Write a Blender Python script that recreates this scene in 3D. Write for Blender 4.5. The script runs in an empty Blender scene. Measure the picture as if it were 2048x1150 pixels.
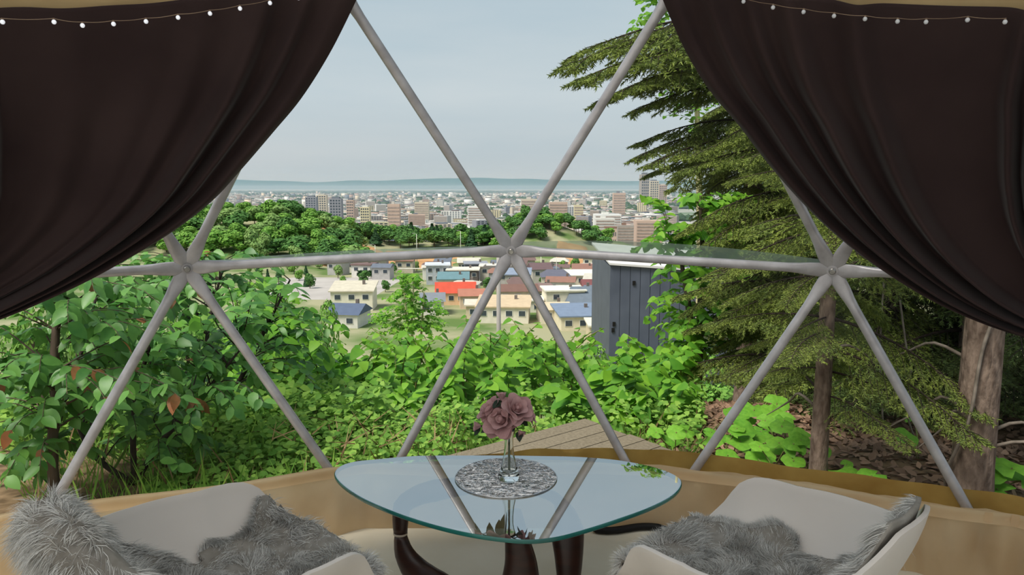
import bpy, math, random
import numpy as np
from mathutils import Vector, Matrix, noise

# ------------------------------------------------------------------ camera
scene = bpy.context.scene
COL = scene.collection
FPX = 1479.0                       # focal length in pixels of the 2048 x 1150 frame (26 mm phone lens)
PITCH = math.atan(200.0 / FPX)     # horizon lies 200 px above the frame centre
EYE = Vector((0, 0, 1.5))
cam_data = bpy.data.cameras.new('camera')
cam_data.sensor_width = 36.0
cam_data.lens = FPX / 2048 * 36.0
cam_data.clip_start = 0.05
cam_data.clip_end = 90000
cam = bpy.data.objects.new('camera', cam_data)
cam.location = EYE
cam.rotation_euler = (math.pi / 2 - PITCH, 0, 0)
COL.objects.link(cam)
scene.camera = cam

# ------------------------------------------------------------------ sky, sun, exposure
SKY_STRENGTH = 1.08
SUN_STRENGTH = 4.6
scene.view_settings.view_transform = 'Standard'
scene.view_settings.look = 'None'
scene.view_settings.gamma = 1.0
scene.view_settings.use_curve_mapping = False
scene.view_settings.exposure = 0.0

def lin(r, g, b):
    f = lambda c: (c / 255 / 12.92) if c / 255 <= 0.04045 else ((c / 255 + 0.055) / 1.055) ** 2.4
    return (f(r), f(g), f(b), 1.0)

world = bpy.data.worlds.new('overcast_sky')
scene.world = world
world.use_nodes = True
nt = world.node_tree
nt.nodes.clear()
w_out = nt.nodes.new('ShaderNodeOutputWorld')
w_bg = nt.nodes.new('ShaderNodeBackground')
w_tc = nt.nodes.new('ShaderNodeTexCoord')
w_sep = nt.nodes.new('ShaderNodeSeparateXYZ')
w_ramp = nt.nodes.new('ShaderNodeValToRGB')
w_map = nt.nodes.new('ShaderNodeMapping')
w_noise = nt.nodes.new('ShaderNodeTexNoise')
w_nr = nt.nodes.new('ShaderNodeValToRGB')
w_mix = nt.nodes.new('ShaderNodeMix')
w_mix.data_type = 'RGBA'
w_mix.blend_type = 'MULTIPLY'
w_mix.inputs['Factor'].default_value = 1.0
nt.links.new(w_tc.outputs['Generated'], w_sep.inputs[0])
nt.links.new(w_sep.outputs['Z'], w_ramp.inputs[0])
nt.links.new(w_tc.outputs['Generated'], w_map.inputs[0])
w_map.inputs['Scale'].default_value = (1.6, 1.6, 9.0)
nt.links.new(w_map.outputs[0], w_noise.inputs['Vector'])
w_noise.inputs['Scale'].default_value = 1.5
w_noise.inputs['Detail'].default_value = 5.0
nt.links.new(w_noise.outputs['Fac'], w_nr.inputs[0])
w_nr.color_ramp.elements[0].position = 0.3
w_nr.color_ramp.elements[0].color = (0.90, 0.94, 0.97, 1)
w_nr.color_ramp.elements[1].position = 0.7
w_nr.color_ramp.elements[1].color = (1.06, 1.03, 1.02, 1)
e = w_ramp.color_ramp.elements
e[0].position = 0.0
e[0].color = lin(186, 194, 197)
e[1].position = 1.0
e[1].color = lin(172, 190, 206)
for p, c in ((0.05, lin(190, 199, 203)), (0.12, lin(192, 204, 210)), (0.25, lin(183, 198, 207)), (0.5, lin(174, 192, 204))):
    k = e.new(p)
    k.color = c
nt.links.new(w_ramp.outputs[0], w_mix.inputs[6])
nt.links.new(w_nr.outputs[0], w_mix.inputs[7])
nt.links.new(w_mix.outputs[2], w_bg.inputs['Color'])
w_bg.inputs['Strength'].default_value = SKY_STRENGTH
nt.links.new(w_bg.outputs[0], w_out.inputs['Surface'])

sun_data = bpy.data.lights.new('veiled_sun', 'SUN')
sun_data.energy = SUN_STRENGTH
sun_data.angle = math.radians(25)
sun_data.color = (1.0, 0.95, 0.86)
sun = bpy.data.objects.new('veiled_sun', sun_data)
sun.rotation_euler = (math.radians(33), 0, math.radians(-52))
COL.objects.link(sun)

# ------------------------------------------------------------------ helpers
FWD = Vector((0, math.cos(PITCH), -math.sin(PITCH)))
UPV = Vector((0, math.sin(PITCH), math.cos(PITCH)))
def ray(px, py):
    return Vector((1, 0, 0)) * ((px - 1024) / FPX) + UPV * ((575 - py) / FPX) + FWD
def at_y(px, py, Y):
    d = ray(px, py); return EYE + d * (Y / d.y)
def at_z(px, py, Z):
    d = ray(px, py); return EYE + d * ((Z - EYE.z) / d.z)
DC = Vector((0, 0.14, 0.73)); DR = 3.14          # dome sphere fitted to the frame nodes
def on_dome(px, py, R=DR):
    d = ray(px, py).normalized(); oc = EYE - DC
    b = oc.dot(d); c = oc.dot(oc) - R * R
    return EYE + d * (-b + math.sqrt(b * b - c))
def dome_pt(az, z, R=DR):
    r = math.sqrt(max(R * R - (z - DC.z) ** 2, 0)); a = math.radians(az)
    return Vector((r * math.sin(a), DC.y + r * math.cos(a), z))
def smooth(a, b, x):
    t = min(max((x - a) / (b - a), 0), 1); return t * t * (3 - 2 * t)
def interp(x, pts):
    if x <= pts[0][0]: return pts[0][1]
    for (x0, y0), (x1, y1) in zip(pts, pts[1:]):
        if x <= x1: return y0 + (y1 - y0) * (x - x0) / (x1 - x0)
    return pts[-1][1]
def pl_point(poly, t):
    """point at fraction t (by length) of a 2D/3D polyline, Catmull-Rom smoothed"""
    n = len(poly)
    L = [0]
    for a, b in zip(poly, poly[1:]): L.append(L[-1] + (Vector(b) - Vector(a)).length)
    d = t * L[-1]
    i = 0
    while i < n - 2 and L[i + 1] < d: i += 1
    u = (d - L[i]) / max(L[i + 1] - L[i], 1e-9)
    p0 = Vector(poly[max(i - 1, 0)]); p1 = Vector(poly[i]); p2 = Vector(poly[i + 1]); p3 = Vector(poly[min(i + 2, n - 1)])
    return 0.5 * ((2 * p1) + (p2 - p0) * u + (2 * p0 - 5 * p1 + 4 * p2 - p3) * u * u + (3 * p1 - p0 - 3 * p2 + p3) * u ** 3)

class MB:
    def __init__(s): s.v = []; s.f = []
    def add(s, vs, fs):
        o = len(s.v); s.v += [tuple(p) for p in vs]; s.f += [tuple(i + o for i in f) for f in fs]; return s
    def box(s, x0, x1, y0, y1, z0, z1, M=None):
        vs = [Vector((x, y, z)) for z in (z0, z1) for y in (y0, y1) for x in (x0, x1)]
        if M is not None: vs = [M @ p for p in vs]
        return s.add(vs, [(0, 2, 3, 1), (4, 5, 7, 6), (0, 1, 5, 4), (1, 3, 7, 5), (3, 2, 6, 7), (2, 0, 4, 6)])
    def tube(s, path, rad, n=8, cap=True):
        path = [Vector(p) for p in path]
        if not hasattr(rad, '__len__'): rad = [rad] * len(path)
        rings = []; ref = None
        for i, p in enumerate(path):
            t = (path[min(i + 1, len(path) - 1)] - path[max(i - 1, 0)]).normalized()
            if ref is None: ref = Vector((0, 0, 1)) if abs(t.z) < 0.9 else Vector((1, 0, 0))
            a = t.cross(ref).normalized(); b = a.cross(t).normalized(); ref = b
            rings.append([p + (a * math.cos(k * 2 * math.pi / n) + b * math.sin(k * 2 * math.pi / n)) * rad[i] for k in range(n)])
        return s.rings(rings, cap)
    def rings(s, rings, cap=True):
        n = len(rings[0]); vs = [p for r in rings for p in r]; fs = []
        for i in range(len(rings) - 1):
            for k in range(n):
                fs.append((i * n + k, i * n + (k + 1) % n, (i + 1) * n + (k + 1) % n, (i + 1) * n + k))
        if cap:
            fs.append(tuple(range(n))[::-1]); fs.append(tuple((len(rings) - 1) * n + k for k in range(n)))
        return s.add(vs, fs)
    def lathe(s, prof, n=24, c=(0, 0, 0), cap=True):
        c = Vector(c)
        return s.rings([[c + Vector((r * math.cos(k * 2 * math.pi / n), r * math.sin(k * 2 * math.pi / n), z)) for k in range(n)] for r, z in prof], cap)
    def grid(s, fn, nu, nv):
        vs = [fn(i / nu, j / nv) for j in range(nv + 1) for i in range(nu + 1)]
        w = nu + 1
        return s.add(vs, [(j * w + i, j * w + i + 1, (j + 1) * w + i + 1, (j + 1) * w + i) for j in range(nv) for i in range(nu)])
    def mesh(s, name, m=None, sm=False):
        me = bpy.data.meshes.new(name); me.from_pydata(s.v, [], s.f); me.update()
        if sm: me.shade_smooth()
        if m: me.materials.append(m)
        return me
    def build(s, name, m, parent=None, sm=False, kind=None):
        return obj(name, s.mesh(name, m, sm), parent, kind)

def obj(name, me, parent=None, kind=None):
    o = bpy.data.objects.new(name, me); COL.objects.link(o)
    if parent is not None: o.parent = parent
    if kind: o['kind'] = kind
    return o
def tag(o, label, cat, group=None):
    o['label'] = label; o['category'] = cat
    if group: o['group'] = group
    return o
def thing(name, label, cat, loc=(0, 0, 0), rz=0.0, group=None):
    o = obj(name, None); o.location = loc; o.rotation_euler = (0, 0, rz); o.empty_display_size = 0.1
    return tag(o, label, cat, group)
def struct(o): o['kind'] = 'structure'; return o
def place(o, M): o.matrix_basis = M; return o
def scatter_mesh(name, bv, bf, mats, m, sm=False):
    """one mesh made of many transformed copies of a small base piece"""
    bv = np.array([tuple(v) for v in bv], dtype=np.float64); nb = len(bv)
    A = np.array([[list(r) for r in M][:3] for M in mats], dtype=np.float64).reshape(-1, 3, 4)
    P = np.einsum('nij,vj->nvi', A[:, :, :3], bv) + A[:, None, :, 3]
    fl = np.array([i for f in bf for i in f]); sizes = np.array([len(f) for f in bf])
    N = len(mats)
    loops = (fl[None, :] + (np.arange(N) * nb)[:, None]).ravel()
    sz = np.tile(sizes, N); st = np.concatenate(([0], np.cumsum(sz)[:-1]))
    me = bpy.data.meshes.new(name)
    me.vertices.add(N * nb); me.vertices.foreach_set('co', P.ravel())
    me.loops.add(len(loops)); me.loops.foreach_set('vertex_index', loops.astype(np.int32))
    me.polygons.add(len(sz)); me.polygons.foreach_set('loop_start', st.astype(np.int32))
    me.update(calc_edges=True)
    if sm: me.shade_smooth()
    me.materials.append(m)
    return me
def frame_from(z, x_hint):
    """rotation whose local X follows x_hint and Z is near z"""
    x = Vector(x_hint).normalized(); y = Vector(z).cross(x)
    if y.length < 1e-6: y = Vector((0, 1, 0))
    y.normalize(); zz = x.cross(y)
    return Matrix((x, y, zz)).transposed().to_4x4()

# ------------------------------------------------------------------ materials
def new_mat(name):
    m = bpy.data.materials.new(name); m.use_nodes = True; m.node_tree.nodes.clear(); return m, m.node_tree
def mat(name, c, c2=None, rough=0.7, scale=6.0, metal=0.0, bump=0.0, trans=0.0, rnd=0.0, spec=0.3, sheen=0.0, stretch=None, coord='Object', detail=4.0, clear=0.0):
    """procedural: noise mixes two colours; rnd adds variation per loose piece and per object; trans = light passing through thin stuff"""
    m, t = new_mat(name); N = t.nodes; L = t.links
    out = N.new('ShaderNodeOutputMaterial'); b = N.new('ShaderNodeBsdfPrincipled')
    c = tuple(c) if len(c) == 4 else tuple(c) + (1,)
    c2 = tuple(x * 0.75 for x in c[:3]) + (1,) if c2 is None else (tuple(c2) if len(c2) == 4 else tuple(c2) + (1,))
    tc = N.new('ShaderNodeTexCoord'); mp = N.new('ShaderNodeMapping'); nz = N.new('ShaderNodeTexNoise')
    L.new(tc.outputs[coord], mp.inputs[0]); L.new(mp.outputs[0], nz.inputs['Vector'])
    if stretch: mp.inputs['Scale'].default_value = stretch
    nz.inputs['Scale'].default_value = scale; nz.inputs['Detail'].default_value = detail
    rp = N.new('ShaderNodeMapRange'); rp.inputs[1].default_value = 0.32; rp.inputs[2].default_value = 0.68
    L.new(nz.outputs['Fac'], rp.inputs[0])
    fac = rp.outputs[0]
    if rnd:
        g = N.new('ShaderNodeNewGeometry'); oi = N.new('ShaderNodeObjectInfo')
        a = N.new('ShaderNodeMath'); a.operation = 'ADD'; L.new(g.outputs['Random Per Island'], a.inputs[0]); L.new(oi.outputs['Random'], a.inputs[1])
        fr = N.new('ShaderNodeMath'); fr.operation = 'FRACT'; L.new(a.outputs[0], fr.inputs[0])
        mx = N.new('ShaderNodeMix'); mx.inputs['Factor'].default_value = rnd
        L.new(fac, mx.inputs[2]); L.new(fr.outputs[0], mx.inputs[3]); fac = mx.outputs[0]
    mc = N.new('ShaderNodeMix'); mc.data_type = 'RGBA'; mc.inputs[6].default_value = c; mc.inputs[7].default_value = c2
    L.new(fac, mc.inputs['Factor'])
    L.new(mc.outputs[2], b.inputs['Base Color'])
    b.inputs['Roughness'].default_value = rough; b.inputs['Metallic'].default_value = metal
    b.inputs['Specular IOR Level'].default_value = spec
    if sheen:
        b.inputs['Sheen Weight'].default_value = sheen; b.inputs['Sheen Roughness'].default_value = 0.4
    if clear: b.inputs['Coat Weight'].default_value = clear
    if bump:
        bp = N.new('ShaderNodeBump'); bp.inputs['Strength'].default_value = bump; bp.inputs['Distance'].default_value = 0.02
        L.new(nz.outputs['Fac'], bp.inputs['Height']); L.new(bp.outputs[0], b.inputs['Normal'])
    if trans:
        tr = N.new('ShaderNodeBsdfTranslucent'); L.new(mc.outputs[2], tr.inputs['Color'])
        ms = N.new('ShaderNodeMixShader'); ms.inputs[0].default_value = trans
        L.new(b.outputs[0], ms.inputs[1]); L.new(tr.outputs[0], ms.inputs[2]); L.new(ms.outputs[0], out.inputs[0])
    else:
        L.new(b.outputs[0], out.inputs[0])
    return m
def sheet_mat(name, tint, gloss, rough=0.02, fres=True):
    """clear film or table glass: lets light straight through, mirrors a share that grows at grazing angles"""
    m, t = new_mat(name); N = t.nodes; L = t.links
    out = N.new('ShaderNodeOutputMaterial'); tr = N.new('ShaderNodeBsdfTransparent'); gl = N.new('ShaderNodeBsdfGlossy')
    tr.inputs[0].default_value = tint; gl.inputs['Roughness'].default_value = rough; gl.inputs['Color'].default_value = (0.95, 0.98, 1, 1)
    ms = N.new('ShaderNodeMixShader'); fr = N.new('ShaderNodeFresnel'); fr.inputs['IOR'].default_value = gloss
    L.new(fr.outputs[0], ms.inputs[0]); L.new(tr.outputs[0], ms.inputs[1]); L.new(gl.outputs[0], ms.inputs[2]); L.new(ms.outputs[0], out.inputs[0])
    return m

M = {}
M['steel'] = mat('galvanised_tube', lin(186, 183, 186), lin(160, 156, 158), 0.4, 14, 0.35, spec=0.5)
M['bolt'] = mat('zinc_bolt', lin(190, 188, 184), lin(140, 136, 132), 0.3, 30, 0.9)
M['pvc'] = sheet_mat('clear_pvc', (0.97, 0.98, 0.97, 1), 1.18)
M['seam'] = sheet_mat('welded_pvc_seam', (0.72, 0.78, 0.73, 1), 1.35, 0.2)
M['canvas'] = mat('beige_canvas', lin(236, 213, 178), lin(226, 199, 160), 0.85, 5, trans=0.55, spec=0.1, bump=0.1)
M['flap'] = mat('olive_tan_canvas_flap', lin(206, 170, 100), lin(180, 142, 78), 0.9, 7, trans=0.3, spec=0.1)
M['liner'] = mat('white_dome_fabric', lin(236, 236, 236), lin(228, 228, 228), 0.9, 3, trans=0.6, spec=0.1)
M['valance'] = mat('tan_valance_canvas', lin(196, 170, 126), lin(178, 150, 108), 0.9, 3, trans=0.06, spec=0.1)
M['velvet'] = mat('dark_brown_velvet', lin(58, 46, 45), lin(49, 38, 38), 0.9, 3, spec=0.05, sheen=0.1)
M['floor'] = mat('pale_beige_vinyl_floor', lin(234, 226, 208), lin(222, 212, 190), 0.6, 3, spec=0.3, bump=0.03)
M['rubber'] = mat('black_rubber', lin(24, 22, 22), lin(14, 13, 13), 0.6)
M['glass_top'] = sheet_mat('table_glass', (0.72, 0.84, 0.82, 1), 10.0, 0.01)
M['glass_edge'] = mat('green_glass_edge', lin(40, 120, 112), lin(20, 88, 84), 0.1, 3, spec=0.7)
M['walnut'] = mat('dark_walnut', lin(62, 34, 26), lin(40, 22, 18), 0.35, 8, stretch=(1, 1, 6), spec=0.5)
M['ring'] = mat('pale_pivot_ring', lin(205, 190, 175), None, 0.4)
M['wire'] = mat('silver_wire', lin(250, 250, 252), lin(140, 138, 140), 0.3, 60, 0.85, rnd=0.7)
M['petal'] = mat('dusty_mauve_silk', lin(212, 174, 172), lin(160, 114, 116), 0.8, 30, trans=0.15, rnd=0.4)
M['rose_leaf'] = mat('dark_silk_leaf', lin(40, 58, 40), lin(28, 34, 28), 0.6, 30, rnd=0.4)
M['rose_stem'] = mat('green_silk_stem', lin(70, 84, 44), lin(46, 58, 32), 0.6, 20)
M['shell'] = mat('warm_white_moulded_plastic', lin(214, 207, 201), lin(204, 196, 190), 0.45, 2, spec=0.4)
M['leg_wood'] = mat('beech_leg', lin(190, 150, 105), lin(160, 120, 80), 0.5, 10, stretch=(1, 1, 5))
M['fur'] = mat('grey_sheepskin_fur', lin(228, 227, 224), lin(164, 161, 157), 0.8, 40, rnd=0.85, spec=0.15, sheen=0.2)
M['hide'] = mat('sheepskin_hide', lin(150, 145, 138), lin(120, 114, 106), 0.9, 20)
M['bulb'] = mat('frosted_bulb', lin(245, 246, 250), lin(235, 236, 242), 0.15, 5, spec=0.8, trans=0.3)
M['cord'] = mat('clear_cord', lin(150, 128, 108), lin(100, 80, 66), 0.5)

m, t = new_mat('lit_bulb'); N = t.nodes; L = t.links
o_ = N.new('ShaderNodeOutputMaterial'); pb = N.new('ShaderNodeBsdfPrincipled'); pb.inputs['Base Color'].default_value = lin(240, 242, 250); pb.inputs['Roughness'].default_value = 0.2
pb.inputs['Emission Color'].default_value = (0.9, 0.93, 1.0, 1); pb.inputs['Emission Strength'].default_value = 0.45; L.new(pb.outputs[0], o_.inputs[0]); M['lit_bulb'] = m

m = M['seam']; N = m.node_tree.nodes; L = m.node_tree.links          # the weld is milky: part of the light is scattered
o_ = next(n for n in N if n.type == 'OUTPUT_MATERIAL'); src = o_.inputs[0].links[0].from_socket
tl = N.new('ShaderNodeBsdfTranslucent'); tl.inputs[0].default_value = lin(206, 214, 200); mx = N.new('ShaderNodeMixShader'); mx.inputs[0].default_value = 0.4
L.new(src, mx.inputs[1]); L.new(tl.outputs[0], mx.inputs[2]); L.new(mx.outputs[0], o_.inputs[0])

# ------------------------------------------------------------------ terrain
GROUND = [(-60, -0.3), (3.6, -0.3), (5.0, -0.42), (6.5, -0.8), (9, -1.75), (14, -4.0), (30, -11), (80, -27), (110, -30), (285, -32), (420, -38), (700, -66), (900, -70), (60000, -70)]
def T(x, y):
    z = interp(y, GROUND)
    if y > 150:
        z += 21 * smooth(-66, -112, x) * math.exp(-((y - 385) / 60) ** 2)
        z += 10 * math.exp(-((y - 440) / 45) ** 2) * smooth(-110, -70, x) * smooth(95, 60, x)
        z += 12 * math.exp(-((y - 430) / 40) ** 2) * math.exp(-((x - 18) / 24) ** 2)
    elif y > 3.6:
        z += 0.10 * noise.noise(Vector((x * 0.8, y * 0.8, 0))) * min((y - 3.6), 1)
        z += smooth(0.6, 2.4, x) * smooth(4, 7, y) * interp(y, [(4, 0), (9, 0.55), (14, 1.2), (30, 0)])
    return z
m, t = new_mat('hillside_and_plain'); N = t.nodes; L = t.links
out = N.new('ShaderNodeOutputMaterial'); b = N.new('ShaderNodeBsdfPrincipled'); b.inputs['Roughness'].default_value = 0.95; b.inputs['Specular IOR Level'].default_value = 0.05
g = N.new('ShaderNodeNewGeometry'); ln = N.new('ShaderNodeVectorMath'); ln.operation = 'LENGTH'; L.new(g.outputs['Position'], ln.inputs[0])
def soil(scale, ca, cb, lo=0.4, hi=0.6):
    nz = N.new('ShaderNodeTexNoise'); nz.inputs['Scale'].default_value = scale; nz.inputs['Detail'].default_value = 6
    L.new(g.outputs['Position'], nz.inputs['Vector'])
    r = N.new('ShaderNodeMapRange'); r.inputs[1].default_value = lo; r.inputs[2].default_value = hi; L.new(nz.outputs['Fac'], r.inputs[0])
    mx = N.new('ShaderNodeMix'); mx.data_type = 'RGBA'; mx.inputs[6].default_value = ca; mx.inputs[7].default_value = cb; L.new(r.outputs[0], mx.inputs['Factor'])
    return mx.outputs[2]
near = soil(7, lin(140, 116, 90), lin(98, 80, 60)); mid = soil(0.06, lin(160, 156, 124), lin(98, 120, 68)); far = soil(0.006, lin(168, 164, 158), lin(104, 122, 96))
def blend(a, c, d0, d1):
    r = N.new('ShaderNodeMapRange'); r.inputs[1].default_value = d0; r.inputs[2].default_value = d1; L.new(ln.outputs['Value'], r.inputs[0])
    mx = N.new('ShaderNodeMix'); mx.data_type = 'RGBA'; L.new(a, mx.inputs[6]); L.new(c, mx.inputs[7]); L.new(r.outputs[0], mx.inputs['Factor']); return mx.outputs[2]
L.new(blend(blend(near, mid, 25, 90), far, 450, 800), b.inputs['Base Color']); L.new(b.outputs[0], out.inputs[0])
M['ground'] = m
mb = MB()
rows = [2.9 + 0.12 * i for i in range(60)]
while rows[-1] < 29000: rows.append(rows[-1] * 1.055)
NA = 150
for i, r in enumerate(rows):
    for k in range(NA + 1):
        a = math.radians(-80 + 160 * k / NA); x = r * math.sin(a); y = 0.14 + r * math.cos(a); mb.v.append((x, y, T(x, y)))
for i in range(len(rows) - 1):
    for k in range(NA):
        q = i * (NA + 1) + k; mb.f.append((q, q + 1, q + NA + 2, q + NA + 1))
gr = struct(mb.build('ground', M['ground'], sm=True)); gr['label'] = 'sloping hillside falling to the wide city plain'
mb = MB()
def ridge(u, v):
    x = -15000 + 30000 * u; h = 265 + 110 * noise.noise(Vector((u * 5, 1.3, 0))) + 60 * noise.noise(Vector((u * 19, 4, 0))) + 110 * math.exp(-((u - 0.43) / 0.12) ** 2)
    return (x, 27200 + 2500 * v, -75 + (h + 75) * math.sin(v * math.pi / 2) ** 0.8)
mb.grid(ridge, 120, 6)
hills = struct(mb.build('mountain_ridge', mat('forested_far_mountain', lin(66, 92, 74), lin(50, 76, 62), 0.95, 0.004, coord='Object'), sm=True)); hills['label'] = 'long low mountain ridge beyond the city plain'

# ------------------------------------------------------------------ dome: floor, canvas, frame, panes
mb = MB(); mb.lathe([(3.2, -0.28), (3.2, 0.0)], 60, (0, 0.14, 0)); struct(mb.build('floor', M['floor']))
BASE = {-12: at_z(733, 1046, 0), 12: at_z(1317, 1046, 0), -36: at_z(18, 1166, 0), 36: at_z(2018, 1166, 0)}
for a in (-84, -60, 60, 84): BASE[a] = dome_pt(a, 0, 3.19)
R1 = {0: on_dome(1022, 501), -24: on_dome(374, 536), 24: on_dome(1665, 541)}
for a in (-72, -48, 48, 72): R1[a] = dome_pt(a, 1.18)
R2 = {-12: on_dome(664, -50), 12: on_dome(1364, -48)}
for a in (-60, -36, 36, 60): R2[a] = dome_pt(a, 2.28)
frame = thing('dome_frame', 'pale grey steel tube frame of the dome, triangles around bolted nodes', 'frame', DC * 1.0)
frame.location = (0, 0.14, 0)
FO = Vector((0, 0.14, 0))
def strut(A, B):
    d = (B - A).normalized(); n = ((A + B) / 2 - DC).normalized(); a = d.cross(n).normalized(); n = a.cross(d).normalized()
    Lh = (B - A).length; rings = []
    off = -0.004
    for s, ra, rb, o in ((0.0, 0.012, 0.004, 0), (0.012, 0.026, 0.004, 0), (0.05, 0.029, 0.005, 0), (0.09, 0.027, 0.010, 0.004), (0.13, 0.022, 0.017, 0.008), (0.17, 0.0195, 0.0195, 0.01)):
        rings.append((s, ra, rb, o))
    seq = rings + [(Lh - s, ra, rb, o) for s, ra, rb, o in reversed(rings)]
    rr = [[A - FO + d * (s - 0.0) + a * (ra * math.cos(k * math.pi / 6)) + n * (rb * math.sin(k * math.pi / 6) + o) for k in range(12)] for s, ra, rb, o in seq]
    MB().rings(rr).build('strut', M['steel'], frame, sm=True)
def az_order(D): return sorted(D)
for D in (R1, R2):
    ks = az_order(D)
    for p, q in zip(ks, ks[1:]):
        if q - p <= 24: strut(D[p], D[q])
for a, P in R1.items():
    for s in (-12, 12):
        if a + s in BASE: strut(P, BASE[a + s])
        if a + s in R2: strut(P, R2[a + s])
for D in (R1, R2):
    for a, P in D.items():
        n = (P - DC).normalized(); Mx = Matrix.Translation(P - FO) @ frame_from(n, Vector((0, 0, 1)).cross(n)).copy()
        zq = n.to_track_quat('Z', 'Y').to_matrix().to_4x4(); Mx = Matrix.Translation(P - FO) @ zq
        h = MB(); h.lathe([(0.0, -0.026), (0.010, -0.026), (0.013, -0.022), (0.013, -0.012), (0.006, -0.011), (0.006, 0.02), (0.0, 0.02)], 12)
        h.v = [tuple(Mx @ Vector(p)) for p in h.v]; h.build('bolt', M['bolt'], frame, sm=False)
        w = MB(); w.lathe([(0.022, -0.011), (0.022, -0.0075)], 16); w.v = [tuple(Mx @ Vector(p)) for p in w.v]; w.build('washer', M['steel'], frame)
# clear panes, one per triangle of the frame
tris = []
for a in sorted(R1):
    if a - 12 in BASE and a + 12 in BASE: tris.append((BASE[a - 12], BASE[a + 12], R1[a]))
    if a + 24 in R1 and a + 12 in BASE: tris.append((R1[a], BASE[a + 12], R1[a + 24]))
    if a + 24 in R1 and a + 12 in R2: tris.append((R1[a], R1[a + 24], R2[a + 12]))
    if a - 12 in R2 and a + 12 in R2: tris.append((R1[a], R2[a + 12], R2[a - 12]))
top = {0: dome_pt(0, 2.95), -24: dome_pt(-24, 2.95), 24: dome_pt(24, 2.95)}
tris.append((R2[-12], R2[12], top[0]))
for i, tr_ in enumerate(tris):
    if abs(sum(p.x for p in tr_) / 3) > 2.75: continue
    c = sum(tr_, Vector()) / 3; n = (c - DC).normalized()
    pts = [p + (p - DC).normalized() * 0.035 for p in tr_]
    w = MB(); w.add(pts, [(0, 1, 2)])
    struct(w.build('window_%d' % (i + 1), M['pvc']))
# welded seams of the film above the horizontal tubes
for i, (a0, a1) in enumerate(((-24, 0), (0, 24))):
    w = MB()
    A = R1[a0] + (R1[a0] - DC).normalized() * 0.03; B = R1[a1] + (R1[a1] - DC).normalized() * 0.03
    wd = (0.026, 0.062)[i]
    w.grid(lambda u, v: A.lerp(B, u) + Vector((0, -0.012 * v, 0.004 + v * wd * (0.45 + 0.55 * math.sin(math.pi * min(max(u, 0.04), 0.96))))), 24, 1)
    struct(w.build('trim_%d' % (i + 1), M['seam']))['label'] = 'welded seam of the clear film above the tube'

# canvas skirt under the panes
def base_line(az, R):
    ks = [-84, -60, -36, -12, 12, 36, 60, 84]
    for p, q in zip(ks, ks[1:]):
        if p <= az <= q or q == 84:
            if az <= q:
                u = (az - p) / (q - p)
                A = BASE[p] - FO; B = BASE[q] - FO; P = A.lerp(B, u); return P
def skirt_pt(az, z, off):
    P = base_line(az, 0); r = P.length; P = P * ((r - off) / r)
    return Vector((P.x, P.y + 0.14, z))
def skirt_top(az): return 0.300 + 0.006 * math.sin(az * 0.35)
def skirt(u, v):
    az = -80 + 160 * u; zt = skirt_top(az)
    nb = min(abs(az - k) for k in (-36, -12, 12, 36))
    fold = 0.030 * noise.noise(Vector((az * 0.42, v * 0.6, 2))) + 0.014 * noise.noise(Vector((az * 1.1 + v * 1.2, v, 7)))
    fold = (fold + 0.05 * (abs(noise.noise(Vector((az * 0.30, v * 0.4, 12)))) - 0.2) * smooth(11, 16, az)) * (0.35 + 1.6 * smooth(10, 20, az)) * (0.35 + 0.65 * math.sin(v * math.pi))
    if az < 0: fold += 0.024 * math.exp(-((az + 14.5 - v * 1.2) / 1.2) ** 2) * (1 - 0.4 * v)
    return skirt_pt(az, zt * v + 0.001, 0.055 + fold)
mb = MB(); mb.grid(skirt, 700, 14); sk = struct(mb.build('wall_front', M['canvas'], sm=True)); sk['label'] = 'low beige canvas skirt under the clear panes'
mb = MB(); mb.grid(lambda u, v: skirt_pt(-80 + 160 * u, skirt_top(-80 + 160 * u) - 0.045 + 0.048 * v, 0.066 + (0.003 * noise.noise(Vector((u * 120, 0, 0))) if u > 0.45 else 0) - (0.008 if 0 < v < 1 else 0) + 0.008), 500, 2); mb.build('hem_band', M['canvas'], sk, sm=True)
for i in range(14):
    az = 34.5 + i * 1.55
    mb = MB(); mb.grid(lambda u, v: skirt_pt(az + 0.5 * (u - 0.5), skirt_top(az) - 0.043 + 0.044 * v, 0.072), 1, 2); mb.build('hem_tab', M['canvas'], sk)
def flap(u, v):
    az = -80 + 160 * u
    h = 0.235 + 0.094 * smooth(-16, 6, az) + 0.012 * noise.noise(Vector((az * 0.25, 0, 5))) * smooth(-20, 0, az)
    return skirt_pt(az, 0.02 + (h - 0.02) * v, -0.055 - 0.02 * math.sin(v * 3) + 0.02 * noise.noise(Vector((az * 0.3, v, 9))))
mb = MB(); mb.grid(flap, 300, 6); fl = struct(mb.build('trim_3', M['flap'], sm=True)); fl['label'] = 'olive tan outer canvas flap behind the skirt'
mb = MB(); pth = [skirt_pt(az, 0.017, 0.09 + 0.02 * math.sin(az)) for az in np.linspace(6.5, 14.5, 20)]
mb.tube(pth, [0.006] + [0.016] * 18 + [0.008], 8); tag(mb.build('dark_gap_tube', M['rubber'], sm=True), 'black tube standing in for the dark gap under the canvas skirt', 'tube')  # black tube added to draw the dark gap beneath the skirt

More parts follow.
